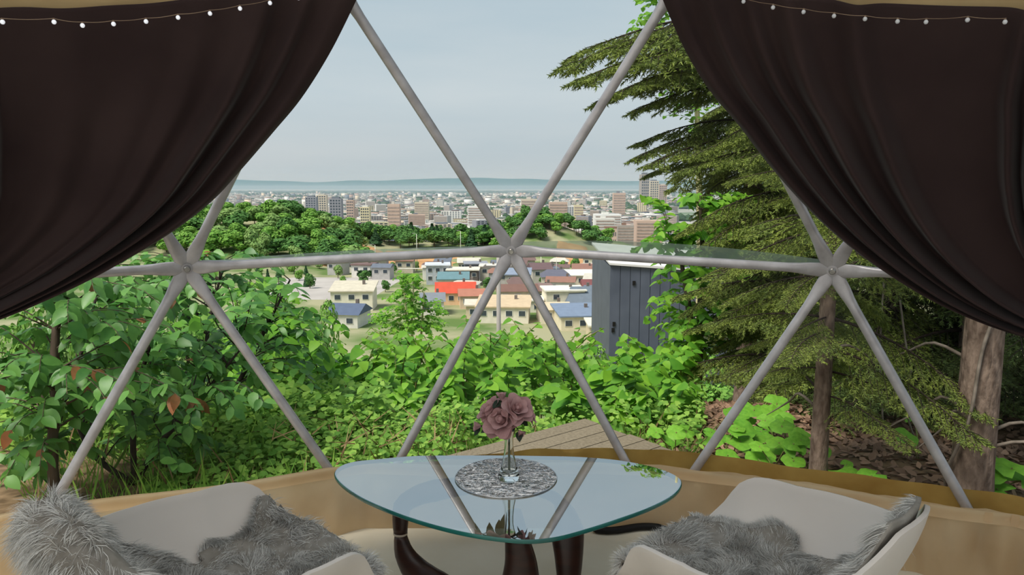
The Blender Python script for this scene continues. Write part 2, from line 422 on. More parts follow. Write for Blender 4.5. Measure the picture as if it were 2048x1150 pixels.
# canvas liner of the upper dome and the far half of the tent
HEM_L = [(-500, 60), (-200, 45), (0, 31), (60, 36), (130, 30), (200, 36), (280, 23), (420, 7), (560, -12), (715, -34)]
HEM_R = [(1325, -40), (1500, -9), (1600, 8), (1720, 18), (1840, 25), (2048, 30), (2300, 44), (2560, 60)]
hz = []
for p in HEM_L + HEM_R:
    q = on_dome(p[0], p[1], 2.98); hz.append((math.degrees(math.atan2(q.x, q.y - 0.14)), q.z))
hz += [(-8, 2.62), (8, 2.62), (-180, 1.95), (180, 1.95), (-85, 1.95), (85, 1.95)]; hz.sort()
def liner(u, v):
    az = -180 + 360 * u; z0 = interp(az, hz); el0 = math.asin((z0 - DC.z) / 2.98); el = el0 + (math.radians(89.9) - el0) * v ** 1.4
    R = 2.985 + 0.012 * noise.noise(Vector((az * 0.09, v * 9, 0))) + (0.022 * noise.noise(Vector((az * 0.35, v * 6, 4))) - 0.012 if v < 0.22 else 0)
    a = math.radians(az); return DC + Vector((R * math.cos(el) * math.sin(a), R * math.cos(el) * math.cos(a), R * math.sin(el)))
mb = MB(); mb.grid(lambda u, v: liner(u, 0.22 + 0.78 * v), 360, 20); struct(mb.build('ceiling', M['liner'], sm=True))
mb = MB(); mb.grid(lambda u, v: liner(u, 0.225 * v), 720, 8); va = struct(mb.build('trim_4', M['valance'], sm=True)); va['label'] = 'tan canvas valance above the curtains'
def backw(u, v):
    az = 78 + 204 * u; a = az if az <= 180 else az - 360; z1 = interp(a, hz) + 0.02
    return dome_pt(az, z1 * v, 3.0 if v > 0.9 else 3.05)
mb = MB(); mb.grid(backw, 120, 10); struct(mb.build('wall_back', M['liner'], sm=True))

# ------------------------------------------------------------------ curtains
def curtain(edge, rail, tie, label, folds, seedz):
    tie = [Vector((p[0], p[1])) for p in tie]
    E0 = Vector(edge[0]); E1 = Vector(edge[-1])
    def pix(v, s):
        E = pl_point(edge, s); P = pl_point(rail, v); K = tie[0].lerp(tie[1], v)
        return E + (P - E0) * (1 - s) ** 1.35 + (K - E1) * s
    def fn(u, w):
        v, s = u ** 1.25, w
        p = pix(v, s); d = folds(v, s) + 0.006 * noise.noise(Vector((v * 6, s * 3, seedz)))
        q = on_dome(p.x, p.y, 2.93)
        n = (q - DC).normalized()
        return q - n * d * (0.35 + 0.65 * min(s * 4, 1))
    mb = MB(); mb.grid(fn, 260, 90)
    o = mb.build('curtain', M['velvet'], sm=True)
    md = o.modifiers.new('cloth thickness', 'SOLIDIFY'); md.thickness = 0.006; md.offset = 0
    return tag(o, label, 'curtain', None)
def bumpf(v, c, w): return math.exp(-((v - c) / w) ** 2)
def folds_l(v, s):
    d = 0.085 * bumpf(v, 0.09, 0.020) + 0.10 * bumpf(v, 0.165, 0.028) + 0.05 * bumpf(v, 0.025, 0.02) + 0.05 * bumpf(v, 0.27, 0.035) + 0.012 * math.sin(v * 40)
    return d + 0.10 * bumpf(v, 0.70, 0.015) + 0.09 * bumpf(v, 0.76, 0.015) + 0.10 * bumpf(v, 0.86, 0.02) + 0.10 * bumpf(v, 0.94, 0.02)
def folds_r(v, s):
    d = 0.05 * bumpf(v, 0.02, 0.015) + 0.10 * bumpf(v, 0.085, 0.022) + 0.07 * bumpf(v, 0.155, 0.016) + 0.12 * bumpf(v, 0.23, 0.025) + 0.11 * bumpf(v, 0.35, 0.03)
    return d + 0.10 * bumpf(v, 0.66, 0.02) + 0.11 * bumpf(v, 0.715, 0.012) + 0.11 * bumpf(v, 0.76, 0.012) + 0.09 * bumpf(v, 0.85, 0.02) + 0.09 * bumpf(v, 0.93, 0.02)
curtain([(717, -12), (662, 98), (603, 192), (545, 262), (478, 340), (420, 402), (330, 470), (200, 545), (100, 592), (0, 632), (-140, 675), (-330, 715)],
        [(717, -12), (690, -20), (640, -28), (560, -24), (420, -8), (280, 8), (130, 16), (0, 16), (-200, 30), (-430, 44)], [(-330, 715), (-420, 640)],
        'dark brown velvet curtain tied back, string of brighter bulbs along its top', folds_l, 1)
curtain([(1322, -12), (1368, 92), (1420, 178), (1480, 250), (1532, 318), (1590, 386), (1660, 456), (1745, 524), (1850, 590), (1950, 636), (2048, 668), (2200, 705), (2380, 730)],
        [(1322, -12), (1350, -22), (1400, -30), (1500, -22), (1620, -6), (1760, 6), (1900, 12), (2048, 16), (2250, 30), (2450, 44)], [(2380, 730), (2470, 650)],
        'dark brown velvet curtain tied back beside the spruce trunks', folds_r, 5)

# string lights along the liner hem
def lights(pix_pts, label, bm):
    pts = [on_dome(x, y, 2.84) for x, y in pix_pts]
    root = thing('string_light', label, 'string lights', pts[len(pts) // 2])
    o = root.location.copy()
    mb = MB(); path = []
    for i, p in enumerate(pts[:-1]):
        for k in range(6):
            u = k / 6; path.append(p.lerp(pts[i + 1], u) + Vector((0, 0, 0.010 - 0.003 * math.sin(u * math.pi))) - o)
    path.append(pts[-1] + Vector((0, 0, 0.010)) - o)
    mb.tube(path, 0.0011, 5); mb.build('cable', M['cord'], root)
    for p in pts:
        bmesh_ = MB(); bmesh_.lathe([(0.0005, -0.0068), (0.004, -0.0058), (0.0064, -0.002), (0.0066, 0.0013), (0.0046, 0.0052), (0.002, 0.0068)], 12)
        bo = bmesh_.build('bulb', bm, root, sm=True); bo.location = p - o
        c = MB(); c.lathe([(0.0030, 0.0060), (0.0030, 0.0110)], 10); c.build('socket', M['cord'], bo)
lights([(-60, 50), (5, 44), (108, 44), (165, 51), (227, 48), (292, 43), (356, 35), (420, 27), (480, 17), (540, 6), (597, -4)], 'clear string of small globe bulbs along the curtain top before the leafy trees', M['lit_bulb'])
lights([(1420, -8), (1487, 3), (1546, 15), (1607, 24), (1668, 32), (1730, 38), (1795, 43), (1852, 44), (1935, 40), (2010, 44)], 'clear string of small globe bulbs along the curtain top before the spruces', M['bulb'])

# ------------------------------------------------------------------ glass coffee table
HT = 0.42
rim = [(750, 919), (830, 912), (915, 911), (1000, 911), (1080, 912), (1160, 914), (1240, 921), (1310, 935), (1352, 952), (1362, 968), (1345, 990), (1300, 1014), (1240, 1036), (1175, 1057), (1115, 1073), (1060, 1079), (1000, 1075), (925, 1063), (850, 1044), (780, 1020), (720, 993), (682, 966), (670, 946), (684, 931), (712, 923)]
W = [at_z(x, y, HT) for x, y in rim]; c = sum(W, Vector()) / len(W)
table = thing('coffee_table', 'glass topped coffee table with a dark walnut sculptural base', 'table', (c.x, c.y, 0))
TO = table.location.copy()
out_pts = []
n = len(W)
for i in range(n):
    p0, p1, p2, p3 = W[i - 1], W[i], W[(i + 1) % n], W[(i + 2) % n]
    for k in range(5):
        u = k / 5; out_pts.append(0.5 * ((2 * p1) + (p2 - p0) * u + (2 * p0 - 5 * p1 + 4 * p2 - p3) * u * u + (3 * p1 - p0 - 3 * p2 + p3) * u ** 3) - TO)
mb = MB(); k = len(out_pts); mb.add(out_pts, [tuple(range(k))])
gt = mb.build('glass_top', M['glass_top'], table)
if gt.data.polygons[0].normal.z < 0: gt.data.flip_normals()
cc = c - TO
rings = []
for sc, dz in ((1.0, 0.0), (1.004, -0.002), (1.005, -0.008), (1.004, -0.013), (1.0, -0.015), (0.992, -0.015), (0.991, -0.001)):
    rings.append([Vector((cc.x + (p.x - cc.x) * sc, cc.y + (p.y - cc.y) * sc, p.z + dz)) for p in out_pts])
mb = MB(); mb.rings(rings, cap=False); mb.build('glass_edge', M['glass_edge'], gt, sm=True)
def ell_tube(path, ra, rb, axes=None, n=16):
    rr = []
    for i, p in enumerate(path):
        p = Vector(p); t = (Vector(path[min(i + 1, len(path) - 1)]) - Vector(path[max(i - 1, 0)])).normalized()
        s = t.cross(Vector((0, 1, 0.15))).normalized(); q = s.cross(t).normalized()
        rr.append([p + s * (ra[i] * math.cos(k * 2 * math.pi / n)) + q * (rb[i] * math.sin(k * 2 * math.pi / n)) for k in range(n)])
    return MB().rings(rr)
def PT(px, py, Y): return at_y(px, py, Y) - TO
# lower piece: pivots at the far end, sweeps along the floor and rises under the glass in the middle
pv = PT(801, 1067, 2.60)
def resample(P, n): return [pl_point(P, i / (n - 1)) for i in range(n)]
def rs(vals, n): return [interp(i / (n - 1), [(j / (len(vals) - 1), v) for j, v in enumerate(vals)]) for i in range(n)]
pathA = [pv, pv + Vector((0.006, -0.01, -0.04)), pv + Vector((0.024, -0.02, -0.085)), Vector((pv.x + 0.075, pv.y - 0.05, 0.09)), Vector((pv.x + 0.17, pv.y - 0.11, 0.055)), Vector((pv.x + 0.30, pv.y - 0.17, 0.034)), Vector((pv.x + 0.42, pv.y - 0.20, 0.03))]
ell_tube(resample(pathA, 24), rs([0.022, 0.042, 0.064, 0.076, 0.052, 0.034, 0.028], 24), rs([0.022, 0.026, 0.032, 0.038, 0.035, 0.032, 0.026], 24)).build('base_piece', M['walnut'], table, sm=True)
pathA2 = [Vector((pv.x + 0.37, pv.y - 0.20, 0.045)), Vector((pv.x + 0.43, pv.y - 0.21, 0.08)), Vector((pv.x + 0.445, pv.y - 0.20, 0.2)), Vector((pv.x + 0.43, pv.y - 0.19, 0.31)), Vector((pv.x + 0.42, pv.y - 0.18, 0.398))]
ell_tube(resample(pathA2, 20), rs([0.045, 0.075, 0.058, 0.042, 0.026], 20), rs([0.03, 0.035, 0.032, 0.028, 0.022], 20)).build('base_piece', M['walnut'], table, sm=True)
# upper piece: inverted twin, hangs from the glass over the pivot and comes down as a leg
pathB = [pv + Vector((0, 0, 0.004)), pv + Vector((0.0, 0.0, 0.04)), pv + Vector((0.004, 0.01, 0.09)), Vector((pv.x + 0.02, pv.y + 0.02, 0.34)), Vector((pv.x + 0.10, pv.y + 0.06, 0.362)), Vector((pv.x + 0.30, pv.y + 0.10, 0.372)), Vector((pv.x + 0.52, pv.y + 0.06, 0.362)), Vector((pv.x + 0.60, pv.y, 0.33)), Vector((pv.x + 0.62, pv.y - 0.05, 0.20)), Vector((pv.x + 0.62, pv.y - 0.08, 0.012))]
ell_tube(resample(pathB, 46), rs([0.026, 0.036, 0.046, 0.036, 0.017, 0.016, 0.022, 0.062, 0.048, 0.03], 46), rs([0.022, 0.024, 0.026, 0.024, 0.02, 0.02, 0.024, 0.03, 0.03, 0.026], 46)).build('base_piece', M['walnut'], table, sm=True)
mb = MB(); mb.lathe([(0.025, -0.004), (0.027, 0), (0.025, 0.004)], 20, pv + Vector((0, 0, 0.0))); mb.build('pivot_ring', M['ring'], table, sm=True)

# woven silver place mat
ctr = at_z(1012, 955, HT); rx = 0.5 * (at_z(1113, 955, HT) - at_z(911, 955, HT)).length
rg = random.Random(3)
matob = thing('place_mat', 'round silver wire place mat under the rose vase', 'place mat', (ctr.x, ctr.y, HT))
mb = MB()
for i in range(2600):
    r = rx * math.sqrt(rg.random()) * 0.985; a = rg.uniform(0, 6.283); th = rg.uniform(0, 6.283); l = rg.uniform(0.008, 0.02); kx = rg.uniform(-1, 1)
    z = rg.uniform(0.0012, 0.0052); p = Vector((r * math.cos(a), r * math.sin(a), z)); d = Vector((math.cos(th), math.sin(th), 0)); nrm = Vector((-d.y, d.x, 0))
    q = [p - d * l, p + nrm * kx * 0.004, p + d * l]
    q = [v if v.length < rx else v * (rx / v.length) for v in q]
    w = 0.0011
    vs = []
    for v in q: vs += [v - nrm * w, v + nrm * w, v + Vector((0, 0, w * 1.4))]
    mb.add(vs, [(0, 3, 5, 2), (2, 5, 4, 1), (3, 6, 8, 5), (5, 8, 7, 4)])
mb.build('woven_wires', M['wire'], matob, kind='stuff')
mb = MB(); mb.tube([Vector((rx * math.cos(a), rx * math.sin(a), 0.003)) for a in np.linspace(0, 2 * math.pi, 80)], 0.0025, 6, False); mb.build('rim_wire', M['wire'], matob)

# glass vase and silk roses
VZ = HT + 0.0065
vb = at_z(1018, 958, VZ)
mv, t = new_mat('clear_vase_glass'); N = t.nodes; L = t.links
o_ = N.new('ShaderNodeOutputMaterial'); pb = N.new('ShaderNodeBsdfPrincipled'); pb.inputs['Transmission Weight'].default_value = 1; pb.inputs['Roughness'].default_value = 0.02; pb.inputs['IOR'].default_value = 1.45; pb.inputs['Base Color'].default_value = (0.95, 0.97, 0.95, 1)
L.new(pb.outputs[0], o_.inputs[0])
vase = MB()
prof = [(0.0, 0.0), (0.031, 0.0), (0.034, 0.004), (0.034, 0.016), (0.030, 0.026), (0.024, 0.05), (0.017, 0.09), (0.0135, 0.13), (0.0135, 0.16), (0.017, 0.185), (0.0225, 0.205), (0.0215, 0.206), (0.0155, 0.185), (0.0115, 0.16), (0.0115, 0.13), (0.0145, 0.09), (0.021, 0.05), (0.025, 0.03), (0.0, 0.022)]
vase.lathe([(r * 1.2, z) for r, z in prof], 32, cap=False); vo = vase.build('vase', mv, sm=True); vo.location = vb; tag(vo, 'slender clear glass vase flaring at the foot, holding roses', 'vase')
def petal_mesh(w, h, cup):
    def fn(u, v):
        a = (u - 0.5) * 2; ww = w * (math.sin(min(v * 0.8 + 0.16, 1) * math.pi * 0.62)) ** 0.8 * (1.0 if v < 0.75 else 1 - 0.5 * ((v - 0.75) / 0.25) ** 2)
        ang = a * 0.9
        x = math.sin(ang) * ww; y = (1 - math.cos(ang)) * ww * 0.9
        z = h * v; out_ = -cup * (v ** 1.3) * h + 0.35 * h * max(v - 0.7, 0) ** 1 * -1.2
        return Vector((x, -(y) - out_ * -1 * -1, z)) if False else Vector((x, y + out_, z))
    return MB().grid(fn, 4, 4).mesh('petal', M['petal'], True)
P_IN, P_MID, P_OUT = petal_mesh(0.55, 1.0, 0.05), petal_mesh(0.75, 1.0, 0.35), petal_mesh(0.85, 0.95, 0.75)
def leafmesh(name, w, m, n=4, droop=0.2, fold=0.12, heart=0.0, serr=0):
    vs = []; fs = []
    for i in range(n + 1):
        u = i / n
        ww = w * math.sin(math.pi * min(max(u ** (0.75 - 0.3 * heart), 0.0), 1)) ** (0.8 - 0.25 * heart) if 0 < u < 1 else (w * 0.25 * heart if u == 0 else 0)
        z = -droop * u * u
        vs += [(u, -ww, z + fold * ww), (u, 0, z), (u, ww, z + fold * ww)]
        if i:
            q = (i - 1) * 3; fs += [(q, q + 3, q + 4, q + 1), (q + 1, q + 4, q + 5, q + 2)]
    mb = MB(); mb.v = vs; mb.f = fs; me = mb.mesh(name, m, True)
    return me, vs, fs
ROSE_LEAF = leafmesh('rose_leaf', 0.32, M['rose_leaf'])[0]
def rose(px, py, r_px, Y, lean, label, small=False, leaves=3):
    c = at_y(px, py, Y); R = r_px / FPX * Y * 0.94
    root = thing('silk_rose', label, 'flower', (vb.x, vb.y, VZ + 0.03), group='silk roses in the vase')
    O = root.location
    d = (c - Vector((vb.x, vb.y, VZ + 0.20))); d.normalize(); d = (d + Vector(lean)).normalized()
    h = rg.uniform(-0.004, 0.004)
    end = c - d * R * 0.75
    stem = [Vector((h, -h, 0)), Vector((h * 0.6, h, 0.12)), Vector((0, 0, 0.175)), (Vector((0, 0, 0.175)).lerp(end - O, 0.5) + Vector((0, 0, 0.012))), end - O]
    mb = MB(); mb.tube(resample(stem, 14), 0.0018, 6); mb.build('stem', M['rose_stem'], root, sm=True)
    bloom = MB(); bloom.lathe([(0.001, -0.3), (0.22, -0.18), (0.30, 0.0), (0.24, 0.3), (0.1, 0.5), (0.0, 0.52)], 10)
    bo = bloom.build('bloom', M['petal'], root, sm=True); q = d.to_track_quat('Z', 'Y').to_matrix().to_4x4()
    bo.matrix_basis = Matrix.Translation(c - O - d * R * 0.55) @ q @ Matrix.Scale(R * 1.25, 4)
    specs = [(P_IN, 4, 0.10, 0.72, 0), (P_MID, 5, 0.20, 0.88, 8)] + ([] if small else [(P_OUT, 5, 0.28, 0.86, 16), (P_OUT, 6, 0.32, 0.78, 36)])
    for me, cnt, rad, sc, tilt in specs:
        ph = rg.uniform(0, 6)
        for k in range(cnt):
            a = ph + k * 2 * math.pi / cnt
            p = obj('petal', me, bo)
            p.matrix_basis = Matrix.Rotation(a, 4, 'Z') @ Matrix.Translation((0, -rad, -0.12)) @ Matrix.Rotation(math.radians(tilt + rg.uniform(-6, 6)), 4, 'X') @ Matrix.Scale(sc * rg.uniform(0.9, 1.08), 4)
    for k in range(leaves):
        a = rg.uniform(0, 6.28); lf = obj('leaf', ROSE_LEAF, root)
        dirv = Vector((math.cos(a), math.sin(a) * 0.7 - 0.3, rg.uniform(-1.0, -0.15))).normalized()
        lf.matrix_basis = Matrix.Translation(end - O - d * R * 0.1) @ frame_from((0, -0.6, 1), dirv) @ Matrix.Scale(R * rg.uniform(1.7, 2.2) if not small else R * 2.2, 4)
YV = vb.y
rose(1000, 838, 29, YV - 0.035, (0, -0.9, 0.1), 'open dusty mauve silk rose, low front bloom of the bouquet')
rose(1036, 814, 25, YV - 0.02, (0.1, -0.7, 0.2), 'open dusty mauve silk rose beside the large front bloom')
rose(976, 815, 23, YV + 0.015, (-0.2, -0.5, 0.5), 'open dusty mauve silk rose above the low front bloom')
rose(1003, 791, 14, YV + 0.01, (0, -0.2, 0.9), 'small mauve silk rosebud, topmost of the bouquet', True, 1)
rose(1062, 828, 16, YV + 0.02, (0.6, -0.3, 0.3), 'half open dark mauve silk rose on the deck side of the bouquet', False, 2)
rose(952, 852, 13, YV, (-0.9, -0.3, 0.1), 'small mauve silk rosebud leaning far out over the weeds side', True, 2)
rose(1043, 868, 12, YV - 0.04, (0.5, -0.5, -0.9), 'small dark red silk rosebud hanging below the blooms', True, 1)
lf = None

# ------------------------------------------------------------------ shell armchairs with sheepskins
RIM_H = [(0, 0.725), (14, 0.712), (30, 0.63), (45, 0.59), (60, 0.575), (85, 0.565), (106, 0.567), (114, 0.56), (121, 0.53), (128, 0.46), (135, 0.412), (150, 0.395), (180, 0.385)]
RIM_R = [(0, 0.44), (30, 0.425), (60, 0.385), (90, 0.335), (115, 0.345), (135, 0.36), (155, 0.33), (180, 0.32)]
SEAT = 0.365
def wall_prof(v):
    rho = 1.15 * v if v < 0.5 else 0.575 + 0.425 * (1 - (1 - (v - 0.5) / 0.5) ** 1.25)
    zeta = 0.0 if v < 0.4 else ((v - 0.4) / 0.6) ** 1.7
    return rho, zeta
def shell_pt(th, v):
    a = abs(th); h = interp(a, RIM_H); r = interp(a, RIM_R); rho, zeta = wall_prof(v); t_ = math.radians(th)
    return Vector((-math.cos(t_) * r * rho, math.sin(t_) * r * rho, SEAT + (h - SEAT) * zeta))
TAB = [(wall_prof(i / 200)[0], wall_prof(i / 200)[1]) for i in range(201)]
def shell_z(x, y):
    th = abs(math.degrees(math.atan2(y, -x))); r = math.hypot(x, y); R_ = interp(th, RIM_R); rho = r / R_
    h = interp(th, RIM_H)
    if rho <= 1: return SEAT + (h - SEAT) * interp(rho, TAB)
    return h - min((rho - 1) * 1.1, 0.34)
def make_chair(loc, rz, label):
    root = thing('armchair', label, 'chair', loc, rz)
    mb = MB(); mb.grid(lambda u, v: shell_pt(-180 + 360 * u, 0.02 + 0.98 * v), 96, 26)
    mb.add([shell_pt(-180 + 360 * k / 24, 0.02) for k in range(24)], [tuple(range(24))])
    sh = mb.build('seat_shell', M['shell'], root, sm=True)
    md = sh.modifiers.new('thickness', 'SOLIDIFY'); md.thickness = 0.012; md.offset = -1
    md2 = sh.modifiers.new('round', 'BEVEL'); md2.width = 0.004; md2.segments = 2; md2.limit_method = 'ANGLE'; md2.angle_limit = 1.0
    for sx in (-1, 1):
        for sy in (-1, 1):
            lg = MB(); lg.tube([(sx * 0.13, sy * 0.13, 0.352), (sx * 0.17, sy * 0.17, 0.18), (sx * 0.21, sy * 0.21, 0.0)], [0.014, 0.017, 0.011], 10); lg.build('leg', M['leg_wood'], root, sm=True)
    br = MB()
    for a in (45, 135): 
        d = Vector((math.cos(math.radians(a)), math.sin(math.radians(a)), 0)); br.tube([d * -0.22 + Vector((0, 0, 0.2)), d * 0.22 + Vector((0, 0, 0.2))], 0.004, 6)
    br.build('brace', M['rubber'], root)
    return root
def sheepskin(loc, rz, label, far, seed, climb, over):
    """far = +1/-1: side on which the skin climbs over the arm"""
    rgx = random.Random(seed)
    root = thing('sheepskin', label, 'sheepskin', loc, rz)
    A0, A1 = 0.55, (0.80 if over else 1.0)
    def row(y, v):
        rho = wall_prof(min(v, 1))[0]; th = math.degrees(math.asin(max(min(y / (0.43 * rho), 0.95), -0.95))); return th, shell_pt(th, min(v, 1))
    def P(a, s):
        w = 0.235 + 0.025 * math.sin(a * 9 + seed) + 0.010 * math.sin(a * 31)
        if s * far > 0: w += climb * math.exp(-((a - 0.20) / 0.15) ** 2)
        w *= min(1, 0.5 + 6 * a) if a < 0.085 else (min(1, 0.55 + 7 * (1 - a)) if a > 0.935 else 1)
        if a > A0 and not over: w *= 1 - 0.05 * (a - A0) / 0.45
        y = s * w
        if a <= A0:
            q = a / A0; x = 0.43 + (row(y, 0.45)[1].x - 0.43) * q; z = shell_z(x, y)
            if x > 0.30: z -= (x - 0.30) * 0.9
            z = min(z, 0.485 + 0.3 * max(-x - 0.02, 0)); p = Vector((x, y, z)); up = Vector((0, 0, 1))
        elif a <= A1:
            th, p = row(y, 0.45 + 0.55 * (a - A0) / (A1 - A0)); t_ = math.radians(th); up = Vector((math.cos(t_), -math.sin(t_) * 0.5, 0.9)).normalized()
        else:
            th, p = row(y, 1.0); t_ = math.radians(th); q = (a - A1) / (1 - A1); an = min(q * 4, 1) * math.pi; od = Vector((-math.cos(t_), math.sin(t_), 0))
            p = p + od * (0.030 * (1 - math.cos(an))) + Vector((0, 0, 0.022 * math.sin(an))) - Vector((0, 0, 0.36)) * max(q - 0.2, 0) ** 1.1 - od * 0.10 * max(q - 0.25, 0); up = od * 0.9 + Vector((0, 0, 0.3)) if q > 0.12 else Vector((0, 0, 1))
        return p + up * 0.020 + Vector((0, 0, 0.010 * noise.noise(Vector((p.x * 9, p.y * 9, seed)))))
    NU, NV = 70, 40
    mb = MB(); mb.grid(lambda u, v: P(u, v * 2 - 1), NU, NV); hd = mb.build('hide', M['hide'], root, sm=True)
    md = hd.modifiers.new('thickness', 'SOLIDIFY'); md.thickness = 0.012; md.offset = 0
    # fur: tapered ribbons
    vs = []; fs = []; sgn0 = None
    for i in range(60000):
        a, v = rgx.random(), rgx.random(); e_ = 0.01
        if rgx.random() < 0.16: v = rgx.choice((0.0, 1.0)) + rgx.uniform(-0.02, 0.02); v = min(max(v, 0), 1)
        s = v * 2 - 1; p = P(a, s)
        du = P(min(a + e_, 1), s) - P(max(a - e_, 0), s); dv = P(a, min(s + 0.03, 1)) - P(a, max(s - 0.03, -1))
        n_ = du.cross(dv).normalized()
        if sgn0 is None: sgn0 = 1 if (P(0.31, 0) - P(0.29, 0)).cross(P(0.3, 0.1) - P(0.3, -0.1)).z > 0 else -1
        n_ = n_ * sgn0
        cl = Vector((noise.noise(p * 14 + Vector((seed, 0, 0))), noise.noise(p * 14 + Vector((0, seed, 9))), noise.noise(p * 14 + Vector((5, 0, seed)))))
        outd = dv.normalized() * (s ** 3) * 0.9
        d = (n_ * 0.75 + cl * 0.85 + outd + Vector((0, 0, -0.28)) + Vector((rgx.gauss(0, 0.16), rgx.gauss(0, 0.16), rgx.gauss(0, 0.16)))).normalized()
        Ln = rgx.uniform(0.022, 0.046) * (1.35 if a > A0 else 1.0); side = d.cross(Vector((rgx.gauss(0, 1), rgx.gauss(0, 1), rgx.gauss(0, 1)))).normalized()
        bend = (Vector((0, 0, -0.35)) + cl * 0.5) * Ln
        w = 0.0007
        m1 = p + d * Ln * 0.55 + bend * 0.25; m2 = p + d * Ln + bend
        o = len(vs); vs += [p - side * w, p + side * w, m1 + side * w * 0.9, m1 - side * w * 0.9, m2]; fs += [(o, o + 1, o + 2, o + 3), (o + 3, o + 2, o + 4)]
    mb = MB(); mb.v = [tuple(q) for q in vs]; mb.f = fs; mb.build('fur', M['fur'], root, kind='stuff')
    return root
CH_R = ((0.665, 1.99, 0), math.radians(136))
CH_L = ((-0.735, 1.95, 0), math.radians(44))
make_chair(*CH_R, 'white moulded shell armchair facing the table, on the spruce side')
make_chair(*CH_L, 'white moulded shell armchair facing the table, on the leafy tree side')
sheepskin(*CH_R, 'grey long haired sheepskin over the armchair on the spruce side', -1, 3, 0.0, False)
sheepskin(*CH_L, 'grey long haired sheepskin over the armchair on the leafy tree side', 1, 8, 0.12, True)

# ------------------------------------------------------------------ city on the plain
rg = random.Random(11)
WALLC = [lin(226, 222, 214), lin(214, 200, 178), lin(190, 188, 186), lin(206, 178, 160), lin(236, 234, 228), lin(170, 160, 152), lin(150, 150, 156), lin(222, 208, 170)]
M['city'] = []
for i, c in enumerate(WALLC): M['city'].append(mat('city_wall_tone_%d' % i, c, tuple(x * 0.85 for x in c[:3]), 0.85, 0.1, coord='Object'))
ROOFC = [lin(120, 124, 132), lin(196, 192, 184), lin(140, 110, 96), lin(92, 104, 124), lin(214, 212, 206), lin(104, 84, 78)]
M['roofs'] = [mat('city_roof_tone_%d' % i, c, tuple(x * 0.85 for x in c[:3]), 0.8, 0.3) for i, c in enumerate(ROOFC)]
M['win'] = mat('dark_window_glass', lin(70, 80, 92), lin(48, 56, 66), 0.15, 2, spec=0.6)
M['balcony'] = mat('balcony_band', lin(176, 158, 146), lin(150, 132, 122), 0.8)
m, t = new_mat('city_blocks'); N = t.nodes; L = t.links
o_ = N.new('ShaderNodeOutputMaterial'); pb = N.new('ShaderNodeBsdfPrincipled'); pb.inputs['Roughness'].default_value = 0.85
g = N.new('ShaderNodeNewGeometry'); rp = N.new('ShaderNodeValToRGB'); rp.color_ramp.interpolation = 'CONSTANT'
tones = [lin(226, 222, 214), lin(170, 166, 166), lin(214, 196, 172), lin(120, 126, 138), lin(236, 234, 230), lin(190, 160, 146), lin(84, 104, 80), lin(206, 202, 198), lin(146, 128, 120), lin(232, 226, 214)]
rp.color_ramp.elements[0].color = tones[0]; rp.color_ramp.elements[1].position = 0.1; rp.color_ramp.elements[1].color = tones[1]
for i, c in enumerate(tones[2:]): rp.color_ramp.elements.new(0.1 * (i + 2)).color = c
L.new(g.outputs['Random Per Island'], rp.inputs[0]); L.new(rp.outputs[0], pb.inputs['Base Color']); L.new(pb.outputs[0], o_.inputs[0])
M['blocks'] = m

def tower_meshes(kind):
    """unit building 1 x 1 x 1 standing on z = 0: body, roof house, and its rows of windows"""
    body = MB().box(-0.5, 0.5, -0.5, 0.5, -0.3, 1.0); roof = MB(); win = MB()
    if kind == 0:       # slab block with balcony bands
        nfl = 9
        for k in range(nfl):
            z = 0.06 + 0.92 * k / nfl; win.box(-0.47, 0.47, -0.52, -0.5, z, z + 0.045)
        roof.box(-0.2, 0.05, -0.2, 0.2, 1.0, 1.08)
    elif kind == 1:     # tower with window columns
        for k in range(12):
            for j in range(4): win.box(-0.42 + j * 0.23, -0.28 + j * 0.23, -0.505, -0.495, 0.04 + k * 0.08, 0.085 + k * 0.08)
        roof.box(-0.3, 0.3, -0.3, 0.3, 1.0, 1.05)
    elif kind == 2:     # low flat block
        for k in range(3):
            for j in range(6): win.box(-0.45 + j * 0.16, -0.37 + j * 0.16, -0.51, -0.49, 0.15 + k * 0.28, 0.30 + k * 0.28)
        roof.box(-0.52, 0.52, -0.52, 0.52, 1.0, 1.06)
    else:               # gabled house
        for j in range(3): win.box(-0.38 + j * 0.30, -0.22 + j * 0.30, -0.51, -0.49, 0.45, 0.72)
        roof.add([Vector(p) for p in ((-0.56, -0.58, 0.96), (0.56, -0.58, 0.96), (0.56, 0.58, 0.96), (-0.56, 0.58, 0.96), (-0.56, 0, 1.4), (0.56, 0, 1.4))], [(0, 1, 5, 4), (2, 3, 4, 5), (1, 2, 5), (3, 0, 4), (0, 3, 2, 1)])
    return body, roof, win
KINDS = ('apartment_block', 'tower_block', 'flat_roofed_building', 'gabled_house')
KLAB = ('distant slab apartment block with banded balconies on the city plain', 'distant tower block rising from the city plain', 'distant flat roofed building on the city plain', 'distant pitched roof house on the city plain')
TM = {}
for k in range(4):
    b_, r_, w_ = tower_meshes(k)
    for i in range(len(WALLC)): TM[k, 'b', i] = b_.mesh('wall', M['city'][i])
    for i in range(len(ROOFC)): TM[k, 'r', i] = r_.mesh('roof', M['roofs'][i])
    TM[k, 'w'] = w_.mesh('window_rows', M['win'] if k else M['balcony'])
